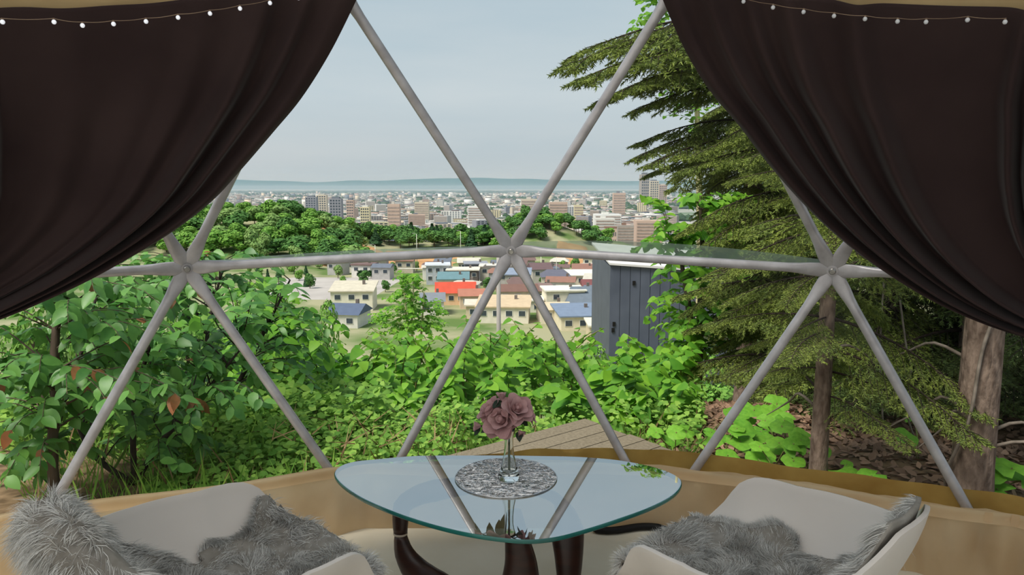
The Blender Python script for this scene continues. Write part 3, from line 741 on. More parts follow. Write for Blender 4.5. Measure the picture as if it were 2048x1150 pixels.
def city_building(kind, x, y, w, d, h, rz, wc, rc, label=None, group=None):
    z = T(x, y)
    lab = 'distant %s %s with %s roof on the city plain' % (('off white', 'sandy', 'pale grey', 'salmon', 'bright white', 'taupe', 'slate grey', 'pale yellow')[wc], ('banded apartment block', 'tower block', 'flat roofed building', 'pitched roof house')[kind], ('slate', 'pale grey', 'brown', 'blue grey', 'white', 'dark brown')[rc])
    root = thing(KINDS[kind], label or lab, 'building', (x, y, z), rz, group or ('distant buildings of kind: ' + KINDS[kind].replace('_', ' ')))
    S = Matrix.Diagonal((w, d, h, 1))
    for nm, me in (('wall', TM[kind, 'b', wc]), ('roof', TM[kind, 'r', rc]), ('window_rows', TM[kind, 'w'])):
        o = obj(nm, me, root); o.matrix_basis = S
        if nm == 'window_rows': o['kind'] = 'stuff'
LAND = []
def by_px(pxl, pxr, ytop, dist, kind, wc, rc, label, dep=None, rz=0.0):
    A = at_y(pxl, ytop, dist); B = at_y(pxr, ytop, dist); x = (A.x + B.x) / 2; w = B.x - A.x
    LAND.append((x, dist, max(w, 30)))
    city_building(kind, x, dist, w, dep or min(max(w * 0.7, 12), 30), A.z - T(x, dist), rz, wc, rc, label, 'landmark blocks of the city')
# the blocks one can pick out in the photograph
by_px(1281, 1297, 349, 2400, 1, 5, 0, 'tallest grey tower block above the city on the spruce side', 40)
by_px(1298, 1316, 362, 2500, 1, 1, 0, 'beige tower block touching the tallest grey tower', 40)
by_px(1316, 1332, 370, 2500, 1, 3, 1, 'pinkish tower block partly hidden by spruce twigs', 40)
by_px(660, 684, 397, 1150, 1, 6, 0, 'grey tower, first of the tall pair beyond the wooded hill')
by_px(694, 708, 400, 1130, 1, 3, 0, 'slim pinkish tower, second of the tall pair beyond the wooded hill')
by_px(612, 634, 394, 1400, 1, 6, 0, 'dull mauve block behind the wooded hill crest')
by_px(634, 654, 390, 1500, 1, 1, 1, 'cream block behind the wooded hill crest')
by_px(722, 740, 414, 1000, 1, 7, 4, 'yellowish block standing beyond the row of dark trees')
by_px(776, 800, 408, 1050, 0, 3, 1, 'salmon apartment block beyond the row of dark trees')
by_px(1042, 1078, 398, 1500, 0, 1, 1, 'long cream apartment slab behind the wooded knoll')
by_px(1098, 1134, 404, 1300, 0, 3, 1, 'pinkish apartment slab behind the wooded knoll')
by_px(1148, 1166, 410, 1250, 0, 7, 1, 'small tan apartment block behind the wooded knoll')
by_px(1226, 1250, 386, 1800, 0, 3, 0, 'tan apartment block below the tall grey tower')
by_px(1190, 1228, 436, 900, 0, 0, 4, 'white terraced apartment block near the wooded knoll')
by_px(1210, 1232, 456, 760, 2, 3, 2, 'plain brick coloured block near the wooded knoll')
by_px(1234, 1266, 450, 790, 0, 5, 2, 'brown apartment block with dark balcony rows')
by_px(1270, 1322, 440, 820, 0, 3, 1, 'wide pink apartment block beside the broadleaf tree')
by_px(1188, 1240, 428, 1050, 0, 4, 4, 'white apartment block behind the pink ones')
by_px(830, 858, 404, 1500, 0, 1, 1, 'pale slab apartment block beyond the dark tree row')
by_px(936, 980, 412, 1300, 0, 4, 4, 'white low slab before the hill gap')
n_named = 20
cand = []
placed = []
for i in range(17000):
    d = 760 * (12.5 ** (rg.random() ** 0.8)); px = rg.uniform(400, 1350); x = (px - 1024) / FPX * d * 1.0
    big = rg.random()
    if big < 0.018: k, w, dp, h = rg.choice((0, 1)), rg.uniform(16, 36), rg.uniform(12, 18), rg.uniform(14, 30)
    elif big < 0.3: k, w, dp, h = 2, rg.uniform(12, 26), rg.uniform(10, 22), rg.uniform(5, 10)
    else: k, w, dp, h = 3, rg.uniform(8, 14), rg.uniform(8, 12), rg.uniform(4, 6.5)
    if k == 1: w = min(w, 24)
    cand.append((d, x, k, w, dp, h, rg.uniform(-0.5, 0.5)))
cand.sort(key=lambda c: -(c[3] * c[5]) / c[0] ** 2)
named = []; rest_c = []
for c_ in cand:
    d, x, k, w, dp, h, rz = c_
    if len(named) < 270 and all((x - q[1]) ** 2 + (d - q[0]) ** 2 > ((w + q[3]) * 0.62 + 4) ** 2 for q in named) and all((x - q[0]) ** 2 + (d - q[1]) ** 2 > ((w + q[2]) * 0.62 + 8) ** 2 for q in LAND): named.append(c_)
    else: rest_c.append(c_)
NP = np.array([(q[1], q[0], q[3]) for q in named] + LAND)
rest_c = [c_ for c_ in rest_c if (np.hypot(NP[:, 0] - c_[1], NP[:, 1] - c_[0]) > (NP[:, 2] + c_[3]) * 0.62 + 2).all()]
for d, x, k, w, dp, h, rz in named:
    city_building(k, x, d, w, dp, h, rz, rg.randrange(len(WALLC)), rg.randrange(len(ROOFC)))
bx_ = MB().box(-0.5, 0.5, -0.5, 0.5, -0.3, 1.0); rf_ = MB(); rf_.add(*(lambda b: (b.v, b.f))(MB().box(-0.54, 0.54, -0.54, 0.54, 1.0, 1.12)))
vs = bx_.v + rf_.v; fs = bx_.f + [tuple(i + 8 for i in f) for f in rf_.f]
ms = [Matrix.Translation((x, d, -70)) @ Matrix.Rotation(rz, 4, 'Z') @ Matrix.Diagonal((w, dp, h, 1)) for d, x, k, w, dp, h, rz in rest_c]
tag(obj('city_sprawl', scatter_mesh('city_sprawl', vs, fs, ms, M['blocks']), kind='stuff'), 'mass of tiny far buildings spread over the plain to the horizon', 'city')
def blob(n=5, seed=0, rough=0.25):
    r_ = random.Random(seed); vs = []; fs = []
    for j in range(n + 1):
        for i in range(n * 2):
            a = i * math.pi / n; e_ = -math.pi / 2 + math.pi * j / n; r = 1 + r_.uniform(-rough, rough)
            vs.append((r * math.cos(e_) * math.cos(a), r * math.cos(e_) * math.sin(a), r * math.sin(e_)))
    w = n * 2
    for j in range(n):
        for i in range(w): fs.append((j * w + i, j * w + (i + 1) % w, (j + 1) * w + (i + 1) % w, (j + 1) * w + i))
    return vs, fs
M['citytree'] = mat('city_tree_green', lin(62, 88, 52), lin(44, 66, 44), 0.95, 0.1, rnd=0.5)
bv, bf = blob(4, 1, 0.3); ms = []
for i in range(340):
    d = 760 * (14 ** rg.random()); x = rg.uniform(-0.45, 0.25) * d
    for k in range(rg.randrange(2, 9)):
        if (np.hypot(NP[:, 0] - x - k * 8, NP[:, 1] - d) < NP[:, 2] * 0.6 + 18).any(): continue
        s = rg.uniform(4, 8) * (1 + d / 6000); ms.append(Matrix.Translation((x + k * s * 1.2, d + rg.uniform(-8, 8), -70 + s * 0.5)) @ Matrix.Diagonal((s * 1.3, s, s * rg.uniform(0.7, 1.1), 1)))
for i in range(900):
    d = rg.uniform(9000, 15000); x = rg.uniform(-0.5, 0.35) * d; ms.append(Matrix.Translation((x, d, -70)) @ Matrix.Diagonal((rg.uniform(50, 160), 30, rg.uniform(8, 16), 1)))
tag(obj('city_trees', scatter_mesh('city_trees', bv, bf, ms, M['citytree']), kind='stuff'), 'dark green tree belts scattered among the far city blocks', 'trees')

# ------------------------------------------------------------------ houses in the valley
HM = {}; HP = []
def hm(c):
    k = tuple(c)
    if k not in HM: HM[k] = mat('house_colour_%d' % len(HM), lin(*c), tuple(x * 0.86 for x in lin(*c)[:3]), 0.8, 0.8)
    return HM[k]
WINU = MB().box(-0.5, 0.5, -0.04, 0.04, 0, 1).mesh('pane', M['win']); WFR = None
def house(px, by, wpx, wall_h, roof, rc, wc, label, rz=0.0, dep=8.0, zb=-30.5, nwin=3, name='house', roof_h=1.8, floors=1, over=0.5):
    P = at_z(px, by, zb); dist = P.y; w = wpx / FPX * dist
    HP.append((P.x, P.y + dep / 2, max(w, dep)))
    root = thing(name, label, 'house', (P.x, P.y + dep / 2, zb), rz)
    hx, hy = w / 2, dep / 2
    MB().box(-hx, hx, -hy, hy, -4, wall_h).build('wall', hm(wc), root)
    r = MB(); ox, oy = hx + over, hy + over
    if roof == 'flat': r.box(-ox, ox, -oy, oy, wall_h, wall_h + 0.35)
    elif roof == 'shed': r.add([Vector(p) for p in ((-ox, -oy, wall_h), (ox, -oy, wall_h), (ox, oy, wall_h + roof_h), (-ox, oy, wall_h + roof_h), (-ox, -oy, wall_h + 0.3), (ox, -oy, wall_h + 0.3), (ox, oy, wall_h + roof_h + 0.3), (-ox, oy, wall_h + roof_h + 0.3))], [(0, 3, 2, 1), (4, 5, 6, 7), (0, 1, 5, 4), (1, 2, 6, 5), (2, 3, 7, 6), (3, 0, 4, 7)])
    elif roof == 'gable': r.add([Vector(p) for p in ((-ox, -oy, wall_h), (ox, -oy, wall_h), (ox, oy, wall_h), (-ox, oy, wall_h), (-ox, 0, wall_h + roof_h), (ox, 0, wall_h + roof_h))], [(0, 1, 5, 4), (2, 3, 4, 5), (1, 2, 5), (3, 0, 4), (0, 3, 2, 1)])
    else:
        q = ox * 0.55; r.add([Vector(p) for p in ((-ox, -oy, wall_h), (ox, -oy, wall_h), (ox, oy, wall_h), (-ox, oy, wall_h), (-q, 0, wall_h + roof_h), (q, 0, wall_h + roof_h))], [(0, 1, 5, 4), (2, 3, 4, 5), (1, 2, 5), (3, 0, 4), (0, 3, 2, 1)])
    ro = r.build('roof', hm(rc), root)
    MB().box(-0.35, 0.35, -0.35, 0.35, wall_h, wall_h + roof_h + 0.8).build('chimney', hm((120, 110, 104)), ro).location = (hx * 0.45, hy * 0.3, 0)
    for f in range(floors):
        for k in range(nwin):
            x = -hx + w * (k + 0.5) / nwin; ww = min(1.5, w / nwin * 0.5)
            fr = MB().box(-ww / 2 - 0.12, ww / 2 + 0.12, -0.10, 0.02, -0.12, 1.32).build('window', hm((236, 232, 224)), root); fr.location = (x, -hy, wall_h - 2.0 - f * 2.8)
            pn = obj('pane', WINU, fr); pn.location = (0, -0.11, 0); pn.scale = (ww, 1, 1.2)
    return root
HS = [
 (702, 618, 84, 4.6, 'shed', (206, 196, 176), (232, 224, 204), 'cream house under a broad pale sloping roof beside the birch', 0.05, 9, 3, 1.6),
 (690, 655, 66, 3.0, 'gable', (92, 104, 128), (220, 216, 206), 'low house with blue grey roof half hidden by bushes', -0.15, 9, 2, 2.0),
 (909, 606, 78, 2.8, 'gable', (206, 84, 62), (232, 196, 160), 'peach house with a bright red roof', 0.1, 9, 4, 2.6),
 (873, 563, 46, 5.4, 'flat', (206, 210, 216), (186, 190, 198), 'pale grey two storey block behind the birch top', 0.1, 9, 3, 0.6),
 (925, 566, 62, 4.2, 'flat', (226, 216, 200), (104, 94, 92), 'dark brown block with a white flat roof', 0.0, 9, 4, 0.5),
 (905, 580, 60, 3.2, 'shed', (108, 140, 146), (228, 220, 206), 'white walled house with a teal roof behind the red one', 0.05, 8, 2, 1.4),
 (950, 553, 44, 4.4, 'flat', (150, 152, 160), (126, 128, 138), 'slate grey block behind the dark brown one', 0.1, 9, 3, 0.5),
 (978, 560, 36, 4.6, 'flat', (224, 216, 204), (222, 212, 196), 'small cream block next to the utility pole', 0.0, 8, 2, 0.5),
 (1036, 578, 50, 4.4, 'shed', (140, 150, 168), (188, 180, 170), 'grey walled house with a steel blue roof', -0.05, 9, 2, 1.2),
 (1034, 604, 80, 3.0, 'gable', (126, 94, 84), (218, 200, 178), 'house with a long brown roof behind the tan flat one', 0.05, 8, 3, 1.6),
 (1008, 645, 105, 3.6, 'shed', (208, 184, 152), (232, 222, 204), 'wide cream house with a tan low roof before the pole', -0.06, 11, 4, 1.2),
 (1052, 622, 66, 2.6, 'flat', (236, 230, 218), (230, 222, 206), 'low white flat house behind the wide cream one', 0.0, 8, 3, 0.3),
 (1088, 603, 48, 3.0, 'hip', (134, 112, 108), (214, 196, 166), 'beige house under a brown hipped roof', 0.05, 8, 2, 1.8),
 (1112, 578, 56, 3.8, 'hip', (104, 104, 118), (226, 218, 198), 'cream house under a dark slate hipped roof', 0.0, 9, 3, 2.0),
 (1080, 562, 40, 4.0, 'gable', (112, 90, 92), (206, 196, 188), 'small house with plum brown gable roof', 0.2, 8, 2, 2.0),
 (1128, 624, 78, 5.4, 'flat', (236, 230, 212), (232, 222, 198), 'large cream cubic house beside the dark hipped roof', 0.1, 9, 2, 0.4),
 (1166, 628, 70, 2.2, 'hip', (112, 122, 134), (196, 168, 140), 'house with a large dark grey hipped roof', 0.06, 11, 4, 4.2),
 (1196, 598, 58, 3.6, 'gable', (128, 78, 78), (228, 214, 198), 'white house under a dark red gable roof beside the grey hall', 0.0, 8, 3, 1.7),
 (1172, 570, 84, 3.0, 'shed', (228, 222, 210), (222, 210, 192), 'long pale low roofed house below the grass bank', 0.0, 9, 4, 0.9),
 (1160, 660, 90, 3.0, 'shed', (124, 138, 160), (230, 218, 190), 'cream house with a broad blue grey roof by the thicket', 0.12, 12, 3, 1.0),
 (1205, 684, 50, 3.2, 'flat', (226, 218, 200), (216, 200, 170), 'small tan house squeezed beside the grey hall', 0.0, 9, 2, 0.4),
 (1108, 646, 60, 3.2, 'gable', (214, 196, 166), (228, 216, 196), 'sand coloured low house behind the thicket top', 0.1, 9, 2, 1.2),
 (958, 636, 56, 3.0, 'flat', (222, 208, 190), (224, 206, 178), 'sandy flat roofed house beside the utility pole', 0.05, 9, 2, 0.4),
 (942, 614, 50, 3.0, 'gable', (178, 120, 100), (226, 200, 172), 'house with a faded terracotta roof next to the red one', 0.1, 8, 2, 1.5),
 (862, 628, 46, 3.2, 'gable', (130, 134, 142), (226, 220, 210), 'white house with grey roof beside the birch trunks', 0.1, 8, 2, 1.8),
]
for (px, by, wp, wh, rf, rc, wc, lb, rz, dp, nw, rh) in HS:
    house(px, by, wp, wh, rf, rc, wc, lb, rz, dp, nwin=nw, roof_h=rh, floors=2 if wh > 5 else 1)
tries = 0; made = 0
while made < 64 and tries < 900:
    tries += 1
    by = rg.uniform(538, 640); px = rg.uniform(640, 1215) if by < 556 else rg.uniform(880, 1210)
    P = at_z(px, by, -31)
    if any((P.x - q[0]) ** 2 + (P.y + 4 - q[1]) ** 2 < (q[2] * 0.6 + 6.0) ** 2 for q in HP): continue
    made += 1; rk = rg.choice(('gable', 'shed', 'hip', 'flat')); rcol = rg.choice(((120, 96, 92), (110, 116, 128), (206, 198, 184), (150, 110, 96)))
    WN = {(226, 218, 204): 'cream', (200, 186, 170): 'sand coloured', (186, 182, 180): 'grey', (232, 228, 220): 'white'}; RN = {(120, 96, 92): 'plum brown', (110, 116, 128): 'slate', (206, 198, 184): 'pale', (150, 110, 96): 'russet'}
    wc = rg.choice(((226, 218, 204), (200, 186, 170), (186, 182, 180), (232, 228, 220)))
    h_ = house(px, by, rg.uniform(26, 44) * (1 + (by - 540) / 160), rg.uniform(2.8, 4.5), rk, rcol, wc, 'small %s house with a %s %s roof packed in the valley' % (WN[wc], RN[rcol], {'gable': 'gable', 'shed': 'sloping', 'hip': 'hipped', 'flat': 'flat'}[rk]), rg.uniform(-0.2, 0.2), 8, nwin=2, roof_h=rg.uniform(0.5, 1.8), zb=-31)
    h_['group'] = 'small packed valley houses'

# big dark grey hall
A = at_y(1221, 528, 62); B = at_y(1500, 568, 62)
hall = thing('grey_hall', 'tall dark grey ribbed metal hall behind the broadleaf tree', 'building', (A.x, 62, T(A.x, 62)))
O = hall.location; hw = B.x - A.x; ht = A.z - O.z
mhall = mat('dark_grey_sheet_metal', lin(92, 98, 112), lin(80, 86, 100), 0.55, 0.6, spec=0.4)
mb = MB(); mb.box(0, hw, 0, 14, -3, ht - 0.2); mb.build('wall', mhall, hall)
for k in range(14):
    mb = MB(); mb.box(k * hw / 14 + 0.03, (k + 1) * hw / 14 - 0.03, -0.06, 0, -3, ht - 0.1 - 0.5 * k / 14); mb.build('wall_panel', mhall, hall)
mb = MB(); mb.add([Vector(p) for p in ((-0.1, -0.3, ht - 0.05), (hw, -0.3, ht - 0.9), (hw, 14, ht - 0.4), (-0.1, 14, ht + 0.6), (-0.1, -0.3, ht + 0.12), (hw, -0.3, ht - 0.7), (hw, 14, ht - 0.2), (-0.1, 14, ht + 0.8))], [(0, 3, 2, 1), (4, 5, 6, 7), (0, 1, 5, 4), (1, 2, 6, 5), (2, 3, 7, 6), (3, 0, 4, 7)]); mb.build('roof', hm((228, 224, 220)), hall)
for (px, py) in ((1228, 648), (1268, 566), (1226, 660)):
    q = at_y(px, py, 61.9); mb = MB(); mb.box(-0.12, 0.12, -0.05, 0.05, -0.18, 0.18); mb.build('vent', M['rubber'], hall).location = (q.x - O.x, -0.12, q.z - O.z)
# utility pole, lamp posts, guard rail, car park, bare earth
def pole(px, ytop, dist, rad, label, arms=True, name='utility_pole', c=(168, 162, 156)):
    P = at_y(px, ytop, dist); z0 = T(P.x, dist); root = thing(name, label, 'pole', (P.x, dist, z0))
    MB().tube([(0, 0, -0.3), (0, 0, (P.z - z0) / 2), (0, 0, P.z - z0)], [rad, rad * 0.92, rad * 0.8], 12).build('shaft', hm(c), root, sm=True)
    if arms:
        MB().box(-0.9, 0.9, -0.06, 0.06, P.z - z0 - 0.7, P.z - z0 - 0.58).build('crossarm', hm((140, 136, 132)), root)
        for x in (-0.8, 0, 0.8): MB().lathe([(0.05, 0), (0.07, 0.06), (0.04, 0.14)], 8, (x, 0, P.z - z0 - 0.58)).build('insulator', hm((225, 222, 218)), root, sm=True)
    else:
        MB().tube([(0, 0, P.z - z0 - 0.1), (-0.5, -0.2, P.z - z0 + 0.25), (-1.2, -0.4, P.z - z0 + 0.3)], 0.05, 6).build('lamp_arm', hm(c), root, sm=True)
        MB().box(-1.7, -1.1, -0.55, -0.3, P.z - z0 + 0.24, P.z - z0 + 0.36).build('lamp_head', hm((210, 208, 204)), root)
pole(997, 512, 44, 0.15, 'thick grey concrete utility pole behind the thicket')
for px, yt, d, lb in ((833, 468, 300, 'pale street lamp post before the dark tree row'), (921, 462, 330, 'pale street lamp post beside the bare orange bank'), (1082, 512, 268, 'white lamp post at the foot of the wooded knoll'), (1113, 508, 262, 'yellowish lamp post at the foot of the grass bank'), (750, 490, 290, 'pale lamp post by the car park'), (1159, 576, 200, 'thin white pole before the dark hipped roof')):
    pole(px, yt, d, 0.13, lb, False, 'lamp_post', (224, 220, 206))
def rail(px0, px1, py, zb, label):
    A = at_z(px0, py, zb); B = at_z(px1, py, zb); root = thing('guard_rail', label, 'rail', A)
    d = B - A; n = int(d.length / 4)
    MB().tube([Vector((0, 0, 1.5)), d + Vector((0, 0, 1.5))], 0.22, 6).build('beam', hm((232, 228, 214)), root)
    for k in range(n + 1): MB().tube([d * (k / n) + Vector((0, 0, -0.5)), d * (k / n) + Vector((0, 0, 1.5))], 0.1, 6).build('post', hm((214, 210, 200)), root)
rail(1076, 1216, 549, -30.5, 'long white guard rail at the foot of the grass bank')
rail(752, 850, 545, -30.5, 'white guard rail beside the car park hedge')
def patch(pts, zoff, m_, name, label, seg=10):
    """flat-lying area following the ground; pts = 4 world corner (x, y)"""
    (a, b_, c_, d_) = [Vector(p) for p in pts]
    def fn(u, v):
        p = a.lerp(b_, u).lerp(d_.lerp(c_, u), v); return (p.x, p.y, T(p.x, p.y) + zoff * min(1, 6 * min(u, 1 - u, v, 1 - v) + 0.05))
    o = struct(MB().grid(fn, seg, seg).build(name, m_, sm=True)); o['label'] = label
asph = mat('pale_asphalt', lin(186, 178, 172), lin(168, 160, 154), 0.9, 0.1); earth = mat('bare_orange_earth', lin(206, 158, 112), lin(176, 128, 84), 0.95, 0.12, bump=0.3); grassb = mat('dry_grass_bank', lin(176, 168, 96), lin(126, 140, 70), 0.95, 0.08)
patch([(-75, 215), (-42, 215), (-40, 275), (-85, 275)], 0.25, asph, 'car_park', 'pale grey car park in the valley')
patch([(-95, 315), (-28, 315), (-26, 400), (-100, 400)], 0.4, earth, 'earth_bank', 'bare orange earth bank before the dark tree row', 14)
patch([(17, 330), (46, 330), (40, 398), (24, 398)], 1.2, earth, 'earth_bank_cut', 'bare orange cut in the wooded knoll', 14)
patch([(14, 262), (62, 262), (62, 320), (14, 320)], 0.35, grassb, 'grass_bank', 'dry yellow green grass bank behind the guard rail')

# ------------------------------------------------------------------ wooded hill and ridge
rg = random.Random(21)
M['leaf_far'] = [mat('far_leaf_%d' % i, lin(*a), lin(*b_), 0.8, 1.2, rnd=0.75, trans=0.15, spec=0.15) for i, (a, b_) in enumerate((((140, 180, 82), (88, 138, 58)), ((104, 146, 74), (66, 108, 58)), ((150, 178, 104), (112, 146, 82)), ((66, 100, 62), (46, 76, 50))))]
M['bark'] = mat('grey_brown_bark', lin(112, 96, 84), lin(72, 60, 52), 0.95, 14, stretch=(1, 1, 0.25), bump=0.8, spec=0.1)
M['spruce_bark'] = mat('scaly_spruce_bark', lin(150, 130, 116), lin(96, 80, 70), 0.95, 30, stretch=(1, 1, 0.4), bump=1.0, spec=0.1)
M['birch_bark'] = mat('pale_birch_bark', lin(214, 206, 160), lin(176, 164, 122), 0.8, 4)
def crown_mesh(name, m_, seed, n=1100, leaf=0.095, conic=False):
    r_ = random.Random(seed); subs = []
    for k in range(9):
        a = r_.uniform(0, 6.28); z = r_.uniform(-0.45, 0.6); q = r_.uniform(0.2, 0.55) * (1 - 0.5 * max(z, 0)); subs.append((Vector((q * math.cos(a), q * math.sin(a), z)), r_.uniform(0.32, 0.5)))
    ms = []
    for i in range(n):
        if conic:
            h = r_.random() ** 1.3; a = r_.uniform(0, 6.28); rr = (1 - h) * 0.62 * r_.uniform(0.7, 1.05); p = Vector((rr * math.cos(a), rr * math.sin(a), -1 + 2.2 * h)); nrm = Vector((math.cos(a), math.sin(a), 0.6)).normalized()
        else:
            c, R_ = r_.choice(subs); d = Vector((r_.gauss(0, 1), r_.gauss(0, 1), r_.gauss(0.25, 1))).normalized(); p = c + d * R_ * r_.uniform(0.85, 1.05); nrm = d
        x = nrm.cross(Vector((r_.gauss(0, 1), r_.gauss(0, 1), r_.gauss(0, 1)))).normalized()
        nn = (nrm + Vector((r_.gauss(0, 0.35), r_.gauss(0, 0.35), r_.gauss(0, 0.35)))).normalized()
        ms.append(Matrix.Translation(p) @ frame_from(nn, x) @ Matrix.Scale(leaf * r_.uniform(0.7, 1.3), 4))
    return scatter_mesh(name, [(-1, -0.3, 0), (-0.2, -0.8, 0.12), (0.9, -0.3, 0), (1, 0.4, -0.1), (0, 0.85, 0.08), (-0.9, 0.4, -0.08)], [(0, 1, 2, 3), (0, 3, 4, 5)], ms, m_)
CR = [[crown_mesh('crown', M['leaf_far'][c], 30 + 5 * c + k) for k in range(2)] for c in range(3)]
CC = [crown_mesh('crown', M['leaf_far'][3], 60 + k, 520, 0.13, True) for k in range(2)]
TRK = MB().tube([(0, 0, -0.3), (0.01, 0, 0.5), (0, 0.02, 1)], [0.06, 0.045, 0.02], 7).mesh('trunk', M['bark'], True)
CRN = [crown_mesh('crown', M['leaf_far'][c], 80 + c, 3000, 0.05) for c in range(3)]
FT = []
def far_tree(x, y, h, w, c, label, group, conifer=False, zb=None):
    if any((x - q[0]) ** 2 + (y - q[1]) ** 2 < (0.235 * (w + q[2])) ** 2 for q in FT) or any((x - q[0]) ** 2 + (y - q[1]) ** 2 < (0.55 * q[2] + 0.4 * w) ** 2 for q in HP): return
    FT.append((x, y, w)); label = ('dark pointed conifer ' + label.split(' ', label.split(' ').index('tree') + 1)[-1]) if conifer else ('bright green ', 'deep green ', 'pale grey green ')[c] + ('broad ' if w > h * 1.5 else 'tall narrow ' if h > w * 1.25 else '') + label
    z = T(x, y) if zb is None else zb
    root = thing('conifer' if conifer else 'broadleaf_tree', label, 'tree', (x, y, z), rg.uniform(0, 6.28), group)
    tk = obj('trunk', TRK, root); tk.scale = (h * 0.5, h * 0.5, h * 0.8)
    cr = obj('crown', rg.choice(CC if conifer else CR[c]) if y > 120 else CRN[c], root); cr['kind'] = 'stuff'
    cr.location = (0, 0, h * 0.54); cr.scale = (w / 2, w / 2, h * 0.46)
for i in range(420):                                  # wooded hill
    y = rg.uniform(318, 430); px = rg.uniform(250, 722); x = (px - 1024) / FPX * y
    far_tree(x, y, rg.uniform(7, 11), rg.uniform(11, 18), rg.choice((0, 0, 0, 1, 2)), 'leafy tree of the wood on the rounded hill', 'wood on the rounded hill')
for i in range(14):
    y = rg.uniform(308, 330); px = rg.uniform(440, 600); x = (px - 1024) / FPX * y
    far_tree(x, y, rg.uniform(8, 11), rg.uniform(8, 11), 2, 'tree on the near face of the rounded hill', 'pale trees on the rounded hill')
for i in range(150):                                  # ridge row
    y = rg.uniform(405, 455); px = rg.uniform(690, 1010); x = (px - 1024) / FPX * y
    far_tree(x, y, rg.uniform(6, 10), rg.uniform(9, 13), rg.choice((1, 1, 0)), 'tree in the row along the low ridge', 'tree row on the low ridge', rg.random() < 0.2)
for i in range(200):                                  # knoll
    y = rg.uniform(398, 440); px = rg.uniform(985, 1215); x = (px - 1024) / FPX * y
    if 1085 < px < 1182 and y < 406: continue
    far_tree(x, y, rg.uniform(5, 8), rg.uniform(9, 14), rg.choice((0, 1, 1)), 'leafy tree on the knoll with the bare cut', 'wood on the knoll')
for px, py, y, h, w in ((1035, 470, 415, 13, 10), (1022, 478, 405, 10, 8), (1052, 470, 420, 12, 9)):
    x = (px - 1024) / FPX * y; far_tree(x, y, h, w, 1, 'tree crowning the knoll', 'tall trees crowning the knoll')
for i in range(60):                                   # valley trees
    y = rg.uniform(232, 318); px = rg.uniform(470, 1215); x = (px - 1024) / FPX * y
    far_tree(x, y, rg.uniform(3, 5.5), rg.uniform(3, 5), rg.choice((0, 1, 2)), 'small tree among the valley houses', 'small trees among the valley houses', rg.random() < 0.15)
for i in range(60):                                   # slope below the tent, hiding its foot
    y = rg.uniform(34, 95); px = rg.choice((rg.uniform(-60, 450), rg.uniform(300, 700), rg.uniform(1180, 1500))); x = (px - 1024) / FPX * y
    top = at_y(px, rg.uniform(600, 660) if px < 1000 else rg.uniform(690, 720), y).z; z = T(x, y)
    if top - z < 1.5: continue
    far_tree(x, y, (top - z) * 1.0, rg.uniform(3, 5), rg.choice((0, 0, 2)), 'bushy tree on the slope below the tent', 'bushy trees on the slope below the tent')
mb = MB()                                             # clipped dark hedge
q = at_z(735, 551, -30.5); root = thing('clipped_hedge', 'dark clipped hedge beside the car park', 'hedge', q)
hm_me = scatter_mesh('foliage', [(-1, -0.5, 0), (1, -0.5, 0.1), (1, 0.5, 0), (-1, 0.5, -0.1)], [(0, 1, 2, 3)], [Matrix.Translation((rg.uniform(-3.6, 3.6), rg.choice((-0.6, 0.6)) * rg.uniform(0.7, 1), rg.uniform(0, 1.7))) @ Matrix.Rotation(rg.uniform(0, 6), 4, Vector((rg.gauss(0, 1), rg.gauss(0, 1), rg.gauss(0, 1)))) @ Matrix.Scale(0.4, 4) for _ in range(500)], M['leaf_far'][3]); obj('foliage', hm_me, root, 'stuff')

# ------------------------------------------------------------------ near leaves
M['leaf_big'] = mat('broad_leaf', lin(126, 178, 84), lin(62, 116, 52), 0.4, 3, trans=0.38, rnd=0.8, spec=0.4)
M['leaf_red'] = mat('russet_young_leaf', lin(176, 110, 70), lin(120, 90, 52), 0.5, 3, trans=0.35, rnd=0.6)
M['leaf_lime'] = mat('lime_leaf', lin(142, 192, 58), lin(78, 140, 42), 0.5, 3, trans=0.4, rnd=0.85, spec=0.3)
M['leaf_weed'] = mat('weed_leaf', lin(160, 196, 88), lin(92, 142, 56), 0.6, 3, trans=0.35, rnd=0.85, spec=0.2)
M['leaf_butter'] = mat('butterbur_leaf', lin(140, 196, 68), lin(92, 152, 48), 0.5, 3, trans=0.35, rnd=0.5, spec=0.3)
M['dry'] = mat('dry_stalk', lin(176, 150, 112), lin(122, 92, 66), 0.9, 5, rnd=0.7)
M['litter'] = mat('fallen_brown_leaf', lin(162, 130, 106), lin(98, 74, 60), 0.9, 5, rnd=0.9)
M['deadwood'] = mat('grey_dead_wood', lin(150, 138, 126), lin(100, 90, 80), 0.9, 12)
M['stem'] = mat('green_stem', lin(120, 140, 70), lin(110, 84, 56), 0.7, 8)
M['darkbark'] = mat('dark_wet_bark', lin(66, 54, 46), lin(40, 32, 28), 0.9, 20, bump=0.5)
BIG = [leafmesh('leaf', 0.30, M['leaf_big'], 5, d_, f_) for d_, f_ in ((0.15, 0.2), (0.3, 0.1), (0.05, 0.3))]
REDL = leafmesh('leaf', 0.28, M['leaf_red'], 5, 0.3, 0.2)
LIME = [leafmesh('leaf', 0.40, M['leaf_lime'], 5, d_, f_, 0.8) for d_, f_ in ((0.15, 0.2), (0.35, 0.15), (0.1, 0.05))]
MAPLE = [leafmesh('leaf', 0.42, M['leaf_lime'], 5, d_, f_, 0.5) for d_, f_ in ((0.2, 0.2), (0.35, 0.1))]
def inside_dome(p, R=3.36): return (p - DC).length < R
